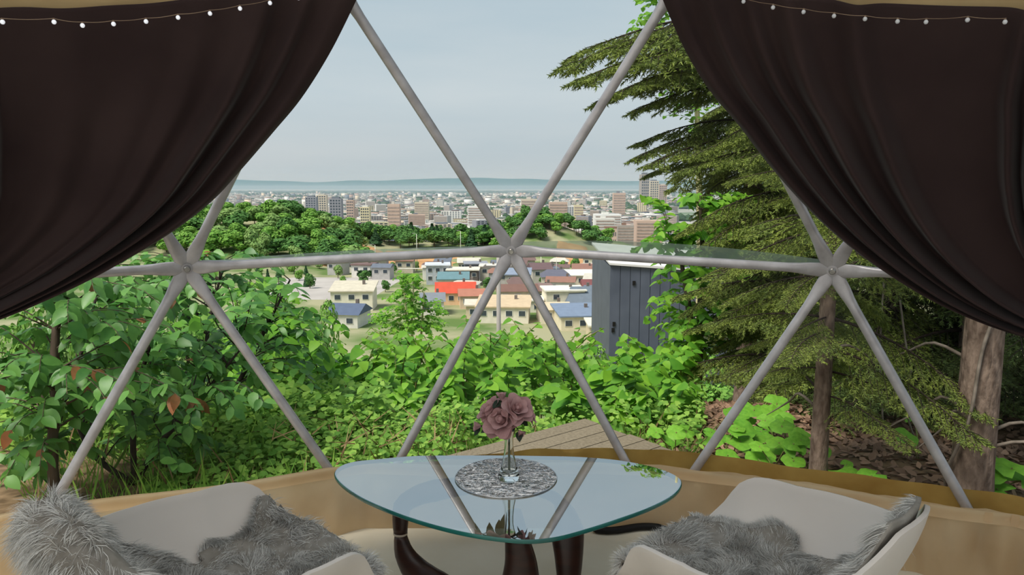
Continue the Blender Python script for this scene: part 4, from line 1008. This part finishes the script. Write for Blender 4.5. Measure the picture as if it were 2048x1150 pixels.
def leafy_tree(name, label, base, stems, targets, leaves_per, leaf_len, meshes, rng, parts=300, bark=None, twig=0.35, red=0.0, stem_r=0.03, droop=0.5, group=None):
    """stems: polylines from the base; every target is reached by a twig from the closest stem point, leaves sit along the twig"""
    root = thing(name, label, 'tree', base, 0, group); O = Vector(base); bark = bark or M['darkbark']
    anchors = []
    for st in stems:
        P = resample([Vector(p) for p in st], 16); MB().tube([p - O for p in P], rs([stem_r, stem_r * 0.8, stem_r * 0.3], 16), 8).build('stem', bark, root, sm=True); anchors += P[3:]
    tw = MB(); lm = []
    for t_ in targets:
        t_ = Vector(t_); a = min(anchors, key=lambda p: (p - t_).length + 0.6 * max(p.z - t_.z + 0.15, 0)); L_ = (t_ - a).length
        mid = a.lerp(t_, 0.5) + Vector((rng.gauss(0, 0.03), rng.gauss(0, 0.03), 0.10 * L_ + 0.02)); pp = resample([a, mid, t_, t_ + (t_ - mid).normalized() * twig * 0.4 + Vector((0, 0, -0.06))], 9)
        tw.tube([p - O for p in pp], rs([min(0.004 + 0.004 * L_, 0.012), 0.003, 0.0015], 9), 5)
        for k in range(leaves_per):
            u = 1 - (k / leaves_per) * min(0.9, (twig + 0.25) / max(L_, 0.3)); p = pl_point(pp, max(u, 0.05)); d = (pl_point(pp, min(u + 0.05, 1)) - pl_point(pp, max(u - 0.05, 0))).normalized()
            sd = d.cross(Vector((0, 0, 1))); sd = sd.normalized() if sd.length > 1e-3 else Vector((1, 0, 0))
            out_ = (d * 0.6 + sd * (1 if k % 2 else -1) * rng.uniform(0.5, 1.2) + Vector((rng.gauss(0, 0.3), rng.gauss(0, 0.3), rng.uniform(-droop, 0.12)))).normalized()
            if inside_dome(p + out_ * leaf_len): continue
            nz = (Vector((0, 0, 1)) + Vector((rng.gauss(0, 0.35), rng.gauss(0, 0.35) - 0.25, 0))).normalized()
            lm.append(Matrix.Translation(p - O) @ frame_from(nz, out_) @ Matrix.Scale(leaf_len * rng.uniform(0.65, 1.2), 4))
    tw.build('twigs', bark, root, kind='stuff')
    lm.sort(key=lambda Mx: (O + Mx.translation - EYE).length)
    for Mx in lm[:parts]:
        o = obj('leaf', (REDL if rng.random() < red else rng.choice(meshes))[0], root); o.matrix_basis = Mx
    rest = lm[parts:]
    if rest:
        for k, ms_ in enumerate(meshes[:2]):
            sub = rest[k::2] if len(meshes) > 1 else rest
            if sub: obj('foliage', scatter_mesh('foliage', ms_[1], ms_[2], sub, ms_[0].materials[0], True), root, 'stuff')
            if len(meshes) == 1: break
    return root
def targets_px(rng, n, box, Y0, Y1, keep=None):
    out_ = []
    while len(out_) < n:
        px, py = rng.uniform(box[0], box[2]), rng.uniform(box[1], box[3])
        if keep and not keep(px, py): continue
        p = at_y(px, py, rng.uniform(Y0, Y1))
        if not inside_dome(p, 3.55): out_.append(p)
    return out_
r1 = random.Random(5)
def gp(px, py, Y): 
    p = at_y(px, py, Y); return Vector((p.x, p.y, T(p.x, p.y)))
b1 = gp(108, 960, 4.1)
leafy_tree('broadleaf_sapling', 'large leaved young tree with a pale straight trunk, russet leaves among the green', b1, [[b1, at_y(104, 900, 4.1), at_y(112, 800, 4.15), at_y(110, 680, 4.2), at_y(125, 560, 4.3), at_y(110, 430, 4.4)]],
           targets_px(r1, 58, (-60, 520, 330, 800), 3.5, 4.7) + targets_px(r1, 14, (-40, 800, 140, 960), 3.7, 4.5), 16, 0.10, BIG, r1, bark=M['bark'], red=0.07, stem_r=0.032, droop=1.1)
b2 = gp(268, 950, 4.5)
leafy_tree('broadleaf_sapling', 'large leaved young tree with dark forked stems behind the sloping tube', b2, [[b2, at_y(266, 880, 4.5), at_y(272, 800, 4.55), at_y(300, 690, 4.6), at_y(350, 560, 4.8)], [b2, at_y(310, 900, 4.5), at_y(352, 850, 4.55), at_y(405, 790, 4.6), at_y(480, 700, 4.8)], [b2, at_y(180, 900, 4.6), at_y(150, 780, 4.7), at_y(190, 600, 4.9)]],
           targets_px(r1, 74, (130, 560, 520, 800), 4.3, 5.6) + targets_px(r1, 22, (150, 780, 480, 900), 4.2, 5.2), 16, 0.098, BIG, r1, red=0.03, stem_r=0.02, droop=1.1)
b3 = gp(400, 860, 6.2)
leafy_tree('broadleaf_sapling', 'bright green leafy tree reaching up to the joint of the tubes', b3, [[b3, at_y(405, 760, 6.2), at_y(420, 640, 6.3), at_y(450, 520, 6.4)], [b3, at_y(480, 760, 6.2), at_y(540, 640, 6.3), at_y(580, 560, 6.5)]],
           targets_px(r1, 90, (230, 500, 640, 780), 5.6, 7.2, lambda x, y: y > 480 + max(0, x - 480) * 0.55) + targets_px(r1, 14, (180, 505, 500, 560), 5.6, 7.0), 15, 0.11, BIG[:2] + LIME[:1], r1, red=0.01, stem_r=0.025)
b4 = gp(560, 800, 9.5)
leafy_tree('broadleaf_shrub', 'lime green shrub between the leafy trees and the thicket', b4, [[b4, at_y(560, 700, 9.5), at_y(570, 600, 9.6)], [b4, at_y(500, 700, 9.5), at_y(500, 560, 9.6)]],
           targets_px(r1, 70, (440, 560, 680, 780), 8.6, 10.5, lambda x, y: y > 560 + max(0, x - 560) * 0.7), 12, 0.12, LIME[:2], r1, parts=300, stem_r=0.02)
# broadleaf tree in front of the grey hall
b5 = gp(1400, 700, 10)
leafy_tree('broadleaf_tree', 'bright green leafy tree before the dark grey hall', b5, [[b5, at_y(1400, 640, 10), at_y(1405, 520, 10.1), at_y(1400, 400, 10.2)], [b5, at_y(1370, 560, 10), at_y(1340, 480, 10.1)]],
           targets_px(r1, 130, (1285, 385, 1520, 690), 9.2, 11, lambda x, y: x > 1300 + 22 * math.sin(y / 21) + (28 if 500 < y < 535 else 0) + (30 if y > 610 else 0) and not (x > 1460 and y > 640)), 13, 0.13, MAPLE, r1, bark=M['bark'], stem_r=0.06, twig=0.4)
b6 = gp(1400, 690, 17.5)
leafy_tree('birch_tree', 'tall slim tree whose leafy top shows behind the spruce tip', b6, [[b6, at_y(1400, 500, 17.5), at_y(1395, 250, 17.5), at_y(1385, -80, 17.5)]],
           targets_px(r1, 90, (1268, -60, 1420, 110), 16.5, 18.5, lambda x, y: x > 1272 + 14 * math.sin(y / 14)) + targets_px(r1, 20, (1330, 110, 1440, 260), 16.5, 18.5), 12, 0.15, MAPLE[:1], r1, parts=300, bark=M['birch_bark'], stem_r=0.1, twig=0.4)
# birch in the valley edge
bb = Vector((at_y(822, 660, 62).x, 62, T(at_y(822, 660, 62).x, 62)))
leafy_tree('birch_tree', 'light green birch with several pale trunks before the valley houses', bb, [[bb, at_y(824, 640, 62), at_y(826, 600, 62), at_y(828, 552, 62)], [bb, at_y(812, 620, 62), at_y(806, 580, 62)], [bb, at_y(846, 620, 62.5), at_y(848, 585, 62.5)]],
           targets_px(r1, 170, (748, 548, 886, 668), 60, 64.5, lambda x, y: abs(x - 820) < 18 + 0.62 * (y - 545) and abs(x - 820) < 70), 10, 0.34, MAPLE[:1], r1, parts=0, bark=M['birch_bark'], stem_r=0.16, twig=1.2)

# knotweed thicket: every plant with its own leaves
KST = [MB().tube(resample([(0, 0, -0.1), (0.02, 0, 0.5), (0.10 + 0.05 * k, 0.02, 0.85), (0.26 + 0.08 * k, 0.03, 1.0)], 9), rs([0.011, 0.009, 0.004], 9), 6).mesh('stem', M['stem'], True) for k in range(3)]
def stem_pt(k, u): return pl_point([(0, 0, -0.1), (0.02, 0, 0.5), (0.10 + 0.05 * k, 0.02, 0.85), (0.26 + 0.08 * k, 0.03, 1.0)], u)
def knotweed(x, y, top, rng):
    z = T(x, y); h = max(top - z, 0.45)
    root = thing('knotweed_plant', 'leafy bright green knotweed plant in the thicket below the tent', 'plant', (x, y, z), 0, 'knotweed thicket')
    for s in range(rng.choice((2, 3))):
        k = rng.randrange(3); a = rng.uniform(0, 6.28) if rng.random() < 0.5 else rng.uniform(-2.6, -0.5); off = Vector((rng.uniform(-0.15, 0.15), rng.uniform(-0.15, 0.15), 0)); hh = h * rng.uniform(0.82, 1.04)
        S = Matrix.Translation(off) @ Matrix.Rotation(a, 4, 'Z') @ Matrix.Diagonal((hh * 0.9, hh * 0.9, hh, 1))
        o = obj('stem', KST[k], root); o.matrix_basis = S
        nl = 15
        for j in range(nl):
            u = 0.38 + 0.62 * j / (nl - 1); p = S @ stem_pt(k, u); an = a + (j % 2) * math.pi + rng.uniform(-0.9, 0.9) + math.pi / 2
            d = Vector((math.cos(an), math.sin(an), rng.uniform(-0.55, 0.05))).normalized(); nz = Vector((rng.gauss(0, 0.3), rng.gauss(0, 0.3) - 0.3, 1)).normalized()
            lf = obj('leaf', rng.choice(LIME)[0], root); lf.matrix_basis = Matrix.Translation(p) @ frame_from(nz, d) @ Matrix.Scale(rng.uniform(0.10, 0.19) * (0.75 if j > nl - 3 else 1), 4)
r2 = random.Random(9); spots = []
tries = 0
while len(spots) < 92 and tries < 6000:
    tries += 1
    Y = r2.uniform(5.9, 10.8); px = r2.uniform(610, 1400); x = (px - 1024) / FPX * Y
    if any((x - a) ** 2 + (Y - c_) ** 2 < 0.30 ** 2 for a, c_ in spots): continue
    if px < 800 and Y < 6.6: continue
    spots.append((x, Y))
    cap = at_y(px, interp(px, [(600, 690), (660, 665), (760, 668), (830, 655), (900, 640), (1060, 638), (1110, 650), (1160, 680), (1215, 705), (1250, 688), (1400, 660)]) + r2.uniform(0, 24), Y).z
    knotweed(x, Y, min(interp(Y, [(5.8, -0.10), (7, 0.03), (8.5, 0.05), (11, 0.0)]) + r2.uniform(-0.12, 0.1), cap), r2)

# butterbur, round leaves on stalks
def butter_leaf(seed):
    r_ = random.Random(seed)
    vs = [(0, 0, -0.10)]; n = 16
    for k in range(n):
        a = k * 2 * math.pi / n; r = 1.0 if k else 0.35
        r *= 1 + 0.06 * math.sin(5 * a); vs.append((0.5 * r * math.cos(a), 0.5 * r * math.sin(a), 0.02 + 0.05 * math.sin(3 * a + seed)))
    for k in range(n):
        a = k * 2 * math.pi / n; r = 1.0 if k else 0.35; vs.append((r * math.cos(a), r * math.sin(a), 0.0 + 0.10 * math.sin(4 * a + seed) - 0.06))
    fs = [(0, 1 + k, 1 + (k + 1) % n) for k in range(n)] + [(1 + k, 1 + n + k, 1 + n + (k + 1) % n, 1 + (k + 1) % n) for k in range(n)]
    mb = MB(); mb.v = vs; mb.f = fs; return mb.mesh('leaf', M['leaf_butter'], True)
BUT = [butter_leaf(k) for k in range(3)]
def butterbur(px, py, Y_lo, size, n, rng, label='round leaved butterbur on the leaf litter below the spruces'):
    p = at_z(px, py, Y_lo); z = T(p.x, p.y); root = thing('butterbur', label, 'plant', (p.x, p.y, z), 0, 'butterbur below the spruces')
    for k in range(n):
        a = rng.uniform(0, 6.28); h = rng.uniform(0.10, 0.26); d = Vector((math.cos(a) * 0.14, math.sin(a) * 0.14, h)) if n > 1 else Vector((0, 0, h))
        if inside_dome(d + root.location, 3.4): continue
        MB().tube([(0, 0, -0.03), d * 0.5 + Vector((0, 0, 0.03)), d], 0.004, 5).build('stalk', M['stem'], root, sm=True)
        lf = obj('leaf', rng.choice(BUT), root); lf.matrix_basis = Matrix.Translation(d) @ Matrix.Rotation(rng.uniform(0.15, 0.6), 4, Vector((1, rng.uniform(-0.6, 0.6), 0))) @ Matrix.Rotation(rng.uniform(0, 6), 4, 'Z') @ Matrix.Scale(size * rng.uniform(0.7, 1.15), 4)
for px, py, sz, n in ((1500, 868, 0.10, 4), (1530, 850, 0.09, 4), (1560, 868, 0.09, 4), (1590, 900, 0.09, 4), (1610, 915, 0.085, 3), (1545, 905, 0.08, 3), (1460, 890, 0.09, 3), (1440, 905, 0.08, 3), (1490, 830, 0.10, 4), (1545, 822, 0.10, 3), (1560, 945, 0.075, 3), (1712, 985, 0.08, 3), (1730, 968, 0.08, 2), (1660, 965, 0.05, 2), (1380, 905, 0.07, 3), (1350, 900, 0.06, 3), (1690, 780, 0.09, 3), (1990, 985, 0.10, 4), (2010, 1000, 0.09, 3), (1840, 905, 0.08, 2)):
    butterbur(px, py, -0.32, sz, n, r2)

# weeds, grass, dry stalks and litter (uncountable)
wl = []; gl = []; dl = []; ll = []
r3 = random.Random(17)
for i in range(26000):
    Y = r3.uniform(3.8, 7.4); px = r3.uniform(250, 1010) if r3.random() < 0.8 else r3.uniform(1000, 1420); x = (px - 1024) / FPX * Y
    p = Vector((x, Y, T(x, Y)))
    if (Vector((x, Y, 0)) - Vector((0, 0.14, 0))).length < 3.55: continue
    if 0.30 < x + (Y - 4.9) * 0.4 + 0.7 < 1.9 and Y < 5.2: continue
    dens = 0.5 + 0.5 * noise.noise(Vector((x * 1.6, Y * 1.6, 3)))
    if r3.random() > dens + 0.25: continue
    hmax = 0.45 * (0.4 + dens) * smooth(3.7, 5.5, Y)
    p.z += r3.uniform(0, 1) ** 1.2 * hmax
    an = r3.uniform(0, 6.28); d = Vector((math.cos(an), math.sin(an), r3.uniform(-0.5, 0.4))).normalized()
    wl.append(Matrix.Translation(p) @ frame_from((r3.gauss(0, .3), r3.gauss(0, .3) - .3, 1), d) @ Matrix.Scale(r3.uniform(0.03, 0.075), 4))
for i in range(4200):
    Y = r3.uniform(3.8, 6.6); px = r3.uniform(0, 1420); x = (px - 1024) / FPX * Y
    if math.hypot(x, Y - 0.14) < 3.5: continue
    if 0.30 < x + (Y - 4.9) * 0.4 + 0.7 < 1.9 and Y < 5.2: continue
    d = Vector((r3.gauss(0, 0.35), r3.gauss(0, 0.35), 1)).normalized()
    (gl if r3.random() < 0.8 else dl).append(Matrix.Translation((x, Y, T(x, Y) - 0.01)) @ frame_from((0, -1, 0.1), d) @ Matrix.Scale(r3.uniform(0.08, 0.2) if r3.random() < 0.9 else r3.uniform(0.25, 0.42), 4))
for i in range(22000):
    Y = r3.uniform(5.4, 9.5); px = r3.uniform(-40, 780); x = (px - 1024) / FPX * Y
    dens = 0.5 + 0.5 * noise.noise(Vector((x * 1.3, Y * 1.3, 8)))
    if r3.random() > dens + 0.3: continue
    an = r3.uniform(0, 6.28); d = Vector((math.cos(an), math.sin(an), r3.uniform(-0.5, 0.3))).normalized()
    wl.append(Matrix.Translation((x, Y, T(x, Y) + r3.random() * (0.25 + 0.6 * dens))) @ frame_from((r3.gauss(0, .3), r3.gauss(0, .3) - .3, 1), d) @ Matrix.Scale(r3.uniform(0.05, 0.11), 4))
for i in range(260):
    Y = r3.uniform(4.4, 6.4); px = r3.uniform(520, 940); x = (px - 1024) / FPX * Y
    if math.hypot(x, Y - 0.14) < 3.6: continue
    dl.append(Matrix.Translation((x, Y, T(x, Y) + r3.uniform(0, 0.3))) @ frame_from((0, -1, 0.1), (r3.gauss(0, 0.8), r3.gauss(0, 0.6), r3.uniform(0.1, 1))) @ Matrix.Scale(r3.uniform(0.10, 0.26), 4))
sm_leaf = leafmesh('leaf', 0.36, M['leaf_weed'], 3, 0.2, 0.2)
tag(obj('weeds', scatter_mesh('weeds', sm_leaf[1], sm_leaf[2], wl, M['leaf_weed'], True), kind='stuff'), 'low tangle of pale green weeds between the tent and the thicket', 'weeds')
blade = ([(0, -0.02, 0), (0, 0.02, 0), (0.5, 0.016, 0.03), (0.5, -0.016, 0.03), (1, 0, 0.14)], [(0, 1, 2, 3), (3, 2, 4)])
tag(obj('grass', scatter_mesh('grass', blade[0], blade[1], gl, M['leaf_weed']), kind='stuff'), 'tufts of grass along the outside of the tent', 'grass')
tag(obj('dry_stalks', scatter_mesh('dry_stalks', blade[0], blade[1], dl, M['dry']), kind='stuff'), 'dry brown stalks standing among the weeds', 'stalks')
for i in range(13000):
    Y = r3.uniform(3.2, 9); px = r3.uniform(1330, 2700); x = (px - 1024) / FPX * Y
    if math.hypot(x, Y - 0.14) < 3.45: continue
    an = r3.uniform(0, 6.28)
    ll.append(Matrix.Translation((x, Y, T(x, Y) + r3.uniform(0.004, 0.03))) @ frame_from((r3.gauss(0, .35), r3.gauss(0, .35), 1), (math.cos(an), math.sin(an), r3.uniform(-.3, .3))) @ Matrix.Scale(r3.uniform(0.04, 0.10), 4))
lt = leafmesh('leaf', 0.26, M['litter'], 3, -0.25, 0.4)
tag(obj('leaf_litter', scatter_mesh('leaf_litter', lt[1], lt[2], ll, M['litter'], True), kind='stuff'), 'brown fallen leaves covering the ground under the spruces', 'leaf litter')

# ------------------------------------------------------------------ spruces
M['needle'] = mat('spruce_needles', lin(158, 170, 78), lin(62, 88, 54), 0.7, 5.0, trans=0.15, rnd=0.45, spec=0.2)
M['needle_dark'] = mat('dark_spruce_needles', lin(124, 142, 74), lin(56, 80, 52), 0.7, 4.0, trans=0.12, rnd=0.5, spec=0.2)
def spruce_branch(seed, m_):
    r_ = random.Random(seed); wood = MB(); nv = []; nf = []
    def axis(u): return Vector((u, 0.03 * math.sin(u * 5 + seed), 0.10 * u - 0.30 * u * u))
    wood.tube([axis(i / 8) for i in range(9)], rs([0.012, 0.006, 0.002], 9), 5)
    def needles(a, b_, n, ln):
        d = b_ - a; dn = d.normalized(); ref = dn.cross(Vector((0, 0, 1))).normalized(); up = ref.cross(dn)
        for k in range(n):
            p = a + d * ((k + r_.random()) / n); an = r_.uniform(0, 6.28); q = (ref * math.cos(an) + up * math.sin(an) * 0.7 + dn * 0.75).normalized(); l = ln * r_.uniform(0.7, 1.2)
            s = q.cross(Vector((r_.gauss(0, 1), r_.gauss(0, 1), r_.gauss(0, 1)))).normalized() * 0.0034
            o = len(nv); nv.extend([p - s, p + s, p + q * l]); nf.append((o, o + 1, o + 2))
    for i in range(30):
        u = 0.12 + 0.86 * (i + r_.random() * 0.5) / 30; a = axis(u); sd = 1 if i % 2 else -1
        L_ = (0.34 * (1 - u) + 0.10) * r_.uniform(0.75, 1.15); d = Vector((0.75, sd * 0.8, -0.25 - 0.35 * r_.random())).normalized(); b_ = a + d * L_ + Vector((0, 0, -0.10 * L_))
        wood.tube([a, a.lerp(b_, 0.5) + Vector((0, 0, 0.01)), b_], [0.003, 0.002, 0.001], 4, False)
        needles(a, b_, int(40 * L_ / 0.3) + 14, 0.026)
        for j in range(5):
            f = 0.25 + 0.7 * j / 5; c_ = a.lerp(b_, f); s2 = 1 if j % 2 else -1; l2 = L_ * 0.42 * (1.1 - f * 0.6)
            e_ = c_ + (d + d.cross(Vector((0, 0, 1))) * s2 * 0.8 + Vector((0, 0, -0.35))).normalized() * l2; needles(c_, e_, int(60 * l2 / 0.15) // 2 + 10, 0.024)
    needles(axis(0.75), axis(1.0), 40, 0.026)
    wm = wood.mesh('branch', M['darkbark'], True); nm = MB(); nm.v = [tuple(p) for p in nv]; nm.f = nf
    return wm, nm.mesh('needles', m_)
SB = [spruce_branch(k, M['needle']) for k in range(3)]; SBD = [spruce_branch(10 + k, M['needle_dark']) for k in range(3)]
def spruce(label, base, rad, height, len_fn, z0, dz, per, rng, bank, bare=None, lean=(0, 0), tips=()):
    root = thing('spruce_tree', label, 'tree', base); O = Vector(base)
    P = [Vector((lean[0] * u * height, lean[1] * u * height, u * height)) for u in (-0.05, 0, 0.04, 0.15, 0.3, 0.5, 0.75, 1)]
    MB().tube(P, [rad * q for q in (1.4, 1.25, 1.08, 0.98, 0.88, 0.7, 0.4, 0.05)], 14).build('trunk', M['spruce_bark'], root, sm=True)
    z = z0
    while z < height * 0.98:
        ph = rng.uniform(0, 6.28)
        for k in range(per):
            a = ph + k * 2 * math.pi / per + rng.uniform(-0.35, 0.35); L_ = len_fn(z + O.z, a) * rng.uniform(0.8, 1.12)
            zz = z + rng.uniform(-dz / 2, dz / 2); st = Vector((lean[0] * zz, lean[1] * zz, zz)); d = Vector((math.cos(a), math.sin(a), 0))
            for _ in range(6):
                if inside_dome(O + st + d * L_ + Vector((0, 0, -0.2 * L_)), 3.6) or inside_dome(O + st + d * L_ * 0.6, 3.6): L_ *= 0.7
            if L_ < 0.22: continue
            wm, nm = rng.choice(bank); b_ = obj('branch', wm, root); b_.matrix_basis = Matrix.Translation(st) @ Matrix.Rotation(a, 4, 'Z') @ Matrix.Rotation(math.radians(rng.uniform(-8, 16)), 4, 'Y') @ Matrix.Scale(L_, 4)
            n_ = obj('needles', nm, b_, 'stuff')
        z += dz * rng.uniform(0.8, 1.2)
    for tip in tips:
        v_ = tip - O; L_ = math.hypot(v_.x, v_.y) * 1.0; a = math.atan2(v_.y, v_.x); wm, nm = rng.choice(bank)
        b_ = obj('branch', wm, root); b_.matrix_basis = Matrix.Translation((0, 0, v_.z + 0.2 * L_)) @ Matrix.Rotation(a, 4, 'Z') @ Matrix.Scale(L_, 4); obj('needles', nm, b_, 'stuff')
    for bz, a, L_ in (bare or []):
        d = Vector((math.cos(a), math.sin(a), 0)); MB().tube(resample([d * rad * 0.8 + Vector((0, 0, bz)), d * L_ * 0.4 + Vector((0, 0, bz + 0.06)), d * L_ * 0.7 + Vector((0.05, 0, bz - 0.02)), d * L_ + Vector((0.03, 0.05, bz - 0.16))], 12), rs([0.011, 0.007, 0.002], 12), 6).build('dead_branch', M['deadwood'], root, sm=True)
    return root
r4 = random.Random(31)
s1 = gp(1636, 940, 4.45); s2 = gp(1938, 1010, 3.95)
spruce('slender spruce with a thin dark trunk behind the sloping tubes', s1, 0.052, 4.3, lambda z, a: (0.68 if math.cos(a) < -0.3 else 1.0) * interp(z, [(0, 0.55), (0.6, 0.95), (1.6, 1.1), (2.2, 0.7), (2.9, 0.4), (4, 0.12)]), 0.75, 0.24, 4, r4, SB, [(0.55, 2.2, 0.4), (0.9, -0.3, 0.3)])
spruce('stout spruce trunk with scaly bark wound by a vine', s2, 0.098, 7.5, lambda z, a: interp(z, [(0, 0.3), (1.5, 0.7), (3, 1.4), (7, 0.4)]), 1.75, 0.3, 4, r4, SBD, [(0.55, 2.6, 0.5), (0.62, 2.9, 0.45), (0.5, -0.2, 0.55), (0.42, -0.6, 0.6), (0.9, 2.4, 0.6), (1.05, 0.2, 0.5), (0.56, 3.3, 0.35)])
K3 = 13.0 / 7.2
def s3len(z, a):
    z = 1.5 + (z - 1.5) / K3
    c_ = math.cos(a)      # -1 points to the open view
    full = interp(z, [(0, 1.2), (1.5, 1.5), (3.0, 1.3), (3.9, 0.6), (5, 0.15)])
    left = interp(z, [(-2, 0.35), (1.35, 0.4), (1.7, 0.8), (2.05, 0.8), (2.3, 0.55), (2.7, 0.65), (3.2, 0.6), (3.7, 0.4), (5, 0.12)])
    return (left if c_ < -0.4 else full) * K3
s3 = gp(1490, 760, 13.0)
spruce('large spruce spreading drooping branches out over the city view', s3, 0.17, 10.8, s3len, 1.8, 0.30, 5, r4, SB, tips=[at_y(px, py, Y * K3) for px, py, Y in ((1116, 140, 6.9), (1132, 118, 7.3), (1150, 165, 6.6), (1190, 205, 6.9), (1225, 95, 7.0), (1200, 150, 7.5), (1262, 225, 6.8), (1268, 292, 7.0), (1272, 318, 6.7), (1290, 352, 7.2), (1300, 335, 6.5), (1240, 185, 6.5), (1285, 130, 6.5))])
for px, Y, lb, h in ((1600, 8.6, 'dense spruce behind the slender trunk', 8.5), (1770, 7.2, 'dense spruce between the slender and the stout trunk', 7.5), (1930, 6.4, 'spruce with low boughs behind the stout trunk', 7), (1690, 11.5, 'spruce deep in the dark stand behind the others', 9), (1575, 16.5, 'spruce behind the leafy tree near the hall', 10), (1870, 10.0, 'spruce at the back of the dark stand by the stout trunk', 8.5), (2080, 7.8, 'spruce at the shaded end of the dark stand', 8), (2480, 6.0, 'spruce apart from the stand, beyond the stout trunk', 7.5)):
    b_ = gp(px, 800, Y); zl = T(b_.x, b_.y)
    spruce(lb, b_, 0.085, h, lambda z, a, Y=Y: interp(z, [(-2, 1.5), (0.5, 1.5), (2.5, 1.4), (5, 0.9), (7, 0.3)]), 0.35 if Y < 10 else 0.8, 0.26, 5, r4, SB if Y in (7.2, 8.6) else SBD)
# vine round the stout trunk, hanging vines
def vine(pts, r, label):
    o = MB().tube(resample([Vector(p) for p in pts], 40), r, 6).build('vine', M['deadwood'], sm=True); tag(o, label, 'vine')
vp = []
for k in range(14):
    u = k / 13; z = -0.25 + 2.0 * u; a = 2.2 + 5.2 * u + 0.5 * math.sin(u * 9); rr = 0.118 - 0.012 * u + 0.03 * max(0, math.sin(u * 7)); vp.append((s2.x + rr * math.cos(a), s2.y + rr * math.sin(a), z))
vine(vp, 0.009, 'bare woody vine winding up the stout spruce trunk')
vine([at_y(1768, 560, 5.2), at_y(1760, 700, 5.1), at_y(1764, 800, 5.0), at_y(1768, 850, 5.0), at_y(1790, 892, 5.0)], 0.006, 'thin vine hanging before the dense spruce')
vine([at_y(1800, 600, 5.0), at_y(1812, 690, 4.95), at_y(1822, 740, 4.9), at_y(1808, 800, 4.9), at_y(1830, 880, 5.0)], 0.006, 'thin vine hanging beside the sloping tube')
# fallen log by the flap
lg = at_z(1850, 1004, -0.16); le = at_z(1935, 1012, -0.2)
root = thing('fallen_log', 'short cut log lying outside by the tent flap', 'log', lg); MB().tube([Vector((0, 0, 0)), (le - lg) * 0.5, le - lg + Vector((0.2, 0.15, -0.04))], [0.04, 0.042, 0.036], 12).build('log_bark', M['bark'], root, sm=True)
MB().lathe([(0.0, 0), (0.036, 0.0), (0.036, 0.004)], 12).build('cut_face', hm((206, 178, 140)), root).matrix_basis = (lg - le).to_track_quat('Z', 'Y').to_matrix().to_4x4()

# ------------------------------------------------------------------ weathered deck outside
ZD = -0.10
C_ = at_z(1165, 838, ZD); A_ = at_z(948, 896, ZD); dx = Vector((A_.x - C_.x, A_.y - C_.y, 0)).normalized(); dy = Vector((-dx.y, dx.x, 0))
if dy.y > 0: dy = -dy
deck = thing('wooden_deck', 'weathered grey wooden deck corner outside behind the table', 'deck', C_)
wd = mat('weathered_deck_wood', lin(140, 128, 108), lin(104, 93, 76), 0.9, 6, stretch=(8, 8, 8), bump=0.4, rnd=0.5)
ang = math.atan2(dx.y, dx.x)
for k in range(7):
    o = MB().box(-0.02 + 0.01 * (k % 3), 1.15, 0.004, 0.136, -0.04, 0).build('plank', wd, deck)
    sgn = 1 if Vector((-math.sin(ang), math.cos(ang), 0)).dot(dy) > 0 else -1
    o.matrix_basis = Matrix.Rotation(ang, 4, 'Z') @ Matrix.Translation((0, k * 0.14 * sgn - (0.14 if sgn < 0 else 0), 0))
    if k == 0:
        bm_ = MB(); bm_.box(0.05, 0.12, 0.0, 0.98, -0.22, -0.04); j = bm_.build('joist', wd, deck); j.matrix_basis = Matrix.Rotation(ang, 4, 'Z') @ Matrix.Diagonal((1, sgn, 1, 1)); bm_ = MB(); bm_.box(0.9, 0.97, 0.0, 0.98, -0.22, -0.04); j = bm_.build('joist', wd, deck); j.matrix_basis = Matrix.Rotation(ang, 4, 'Z') @ Matrix.Diagonal((1, sgn, 1, 1))

# ------------------------------------------------------------------ haze over the city (real scattering volume)
def haze(name, x, y0, y1, z0, z1, dens, label, col=(0.66, 0.85, 1.0, 1)):
    m, t = new_mat(name); N = t.nodes; L = t.links
    o_ = N.new('ShaderNodeOutputMaterial'); v = N.new('ShaderNodeVolumeScatter'); v.inputs['Density'].default_value = dens; v.inputs['Color'].default_value = col; v.inputs['Anisotropy'].default_value = 0.0
    L.new(v.outputs[0], o_.inputs['Volume'])
    o = MB().box(-x, x, y0, y1, z0, z1).build(name, m); o['kind'] = 'structure'; o['label'] = label
haze('haze', 9000, 620, 12000, -78, 24, 0.00009, 'thin blue haze over the city plain')
haze('horizon_haze', 16000, 12000.5, 27100, -78, 420, 0.00005, 'thicker blue haze before the mountain ridge', (0.42, 0.73, 1.0, 1))
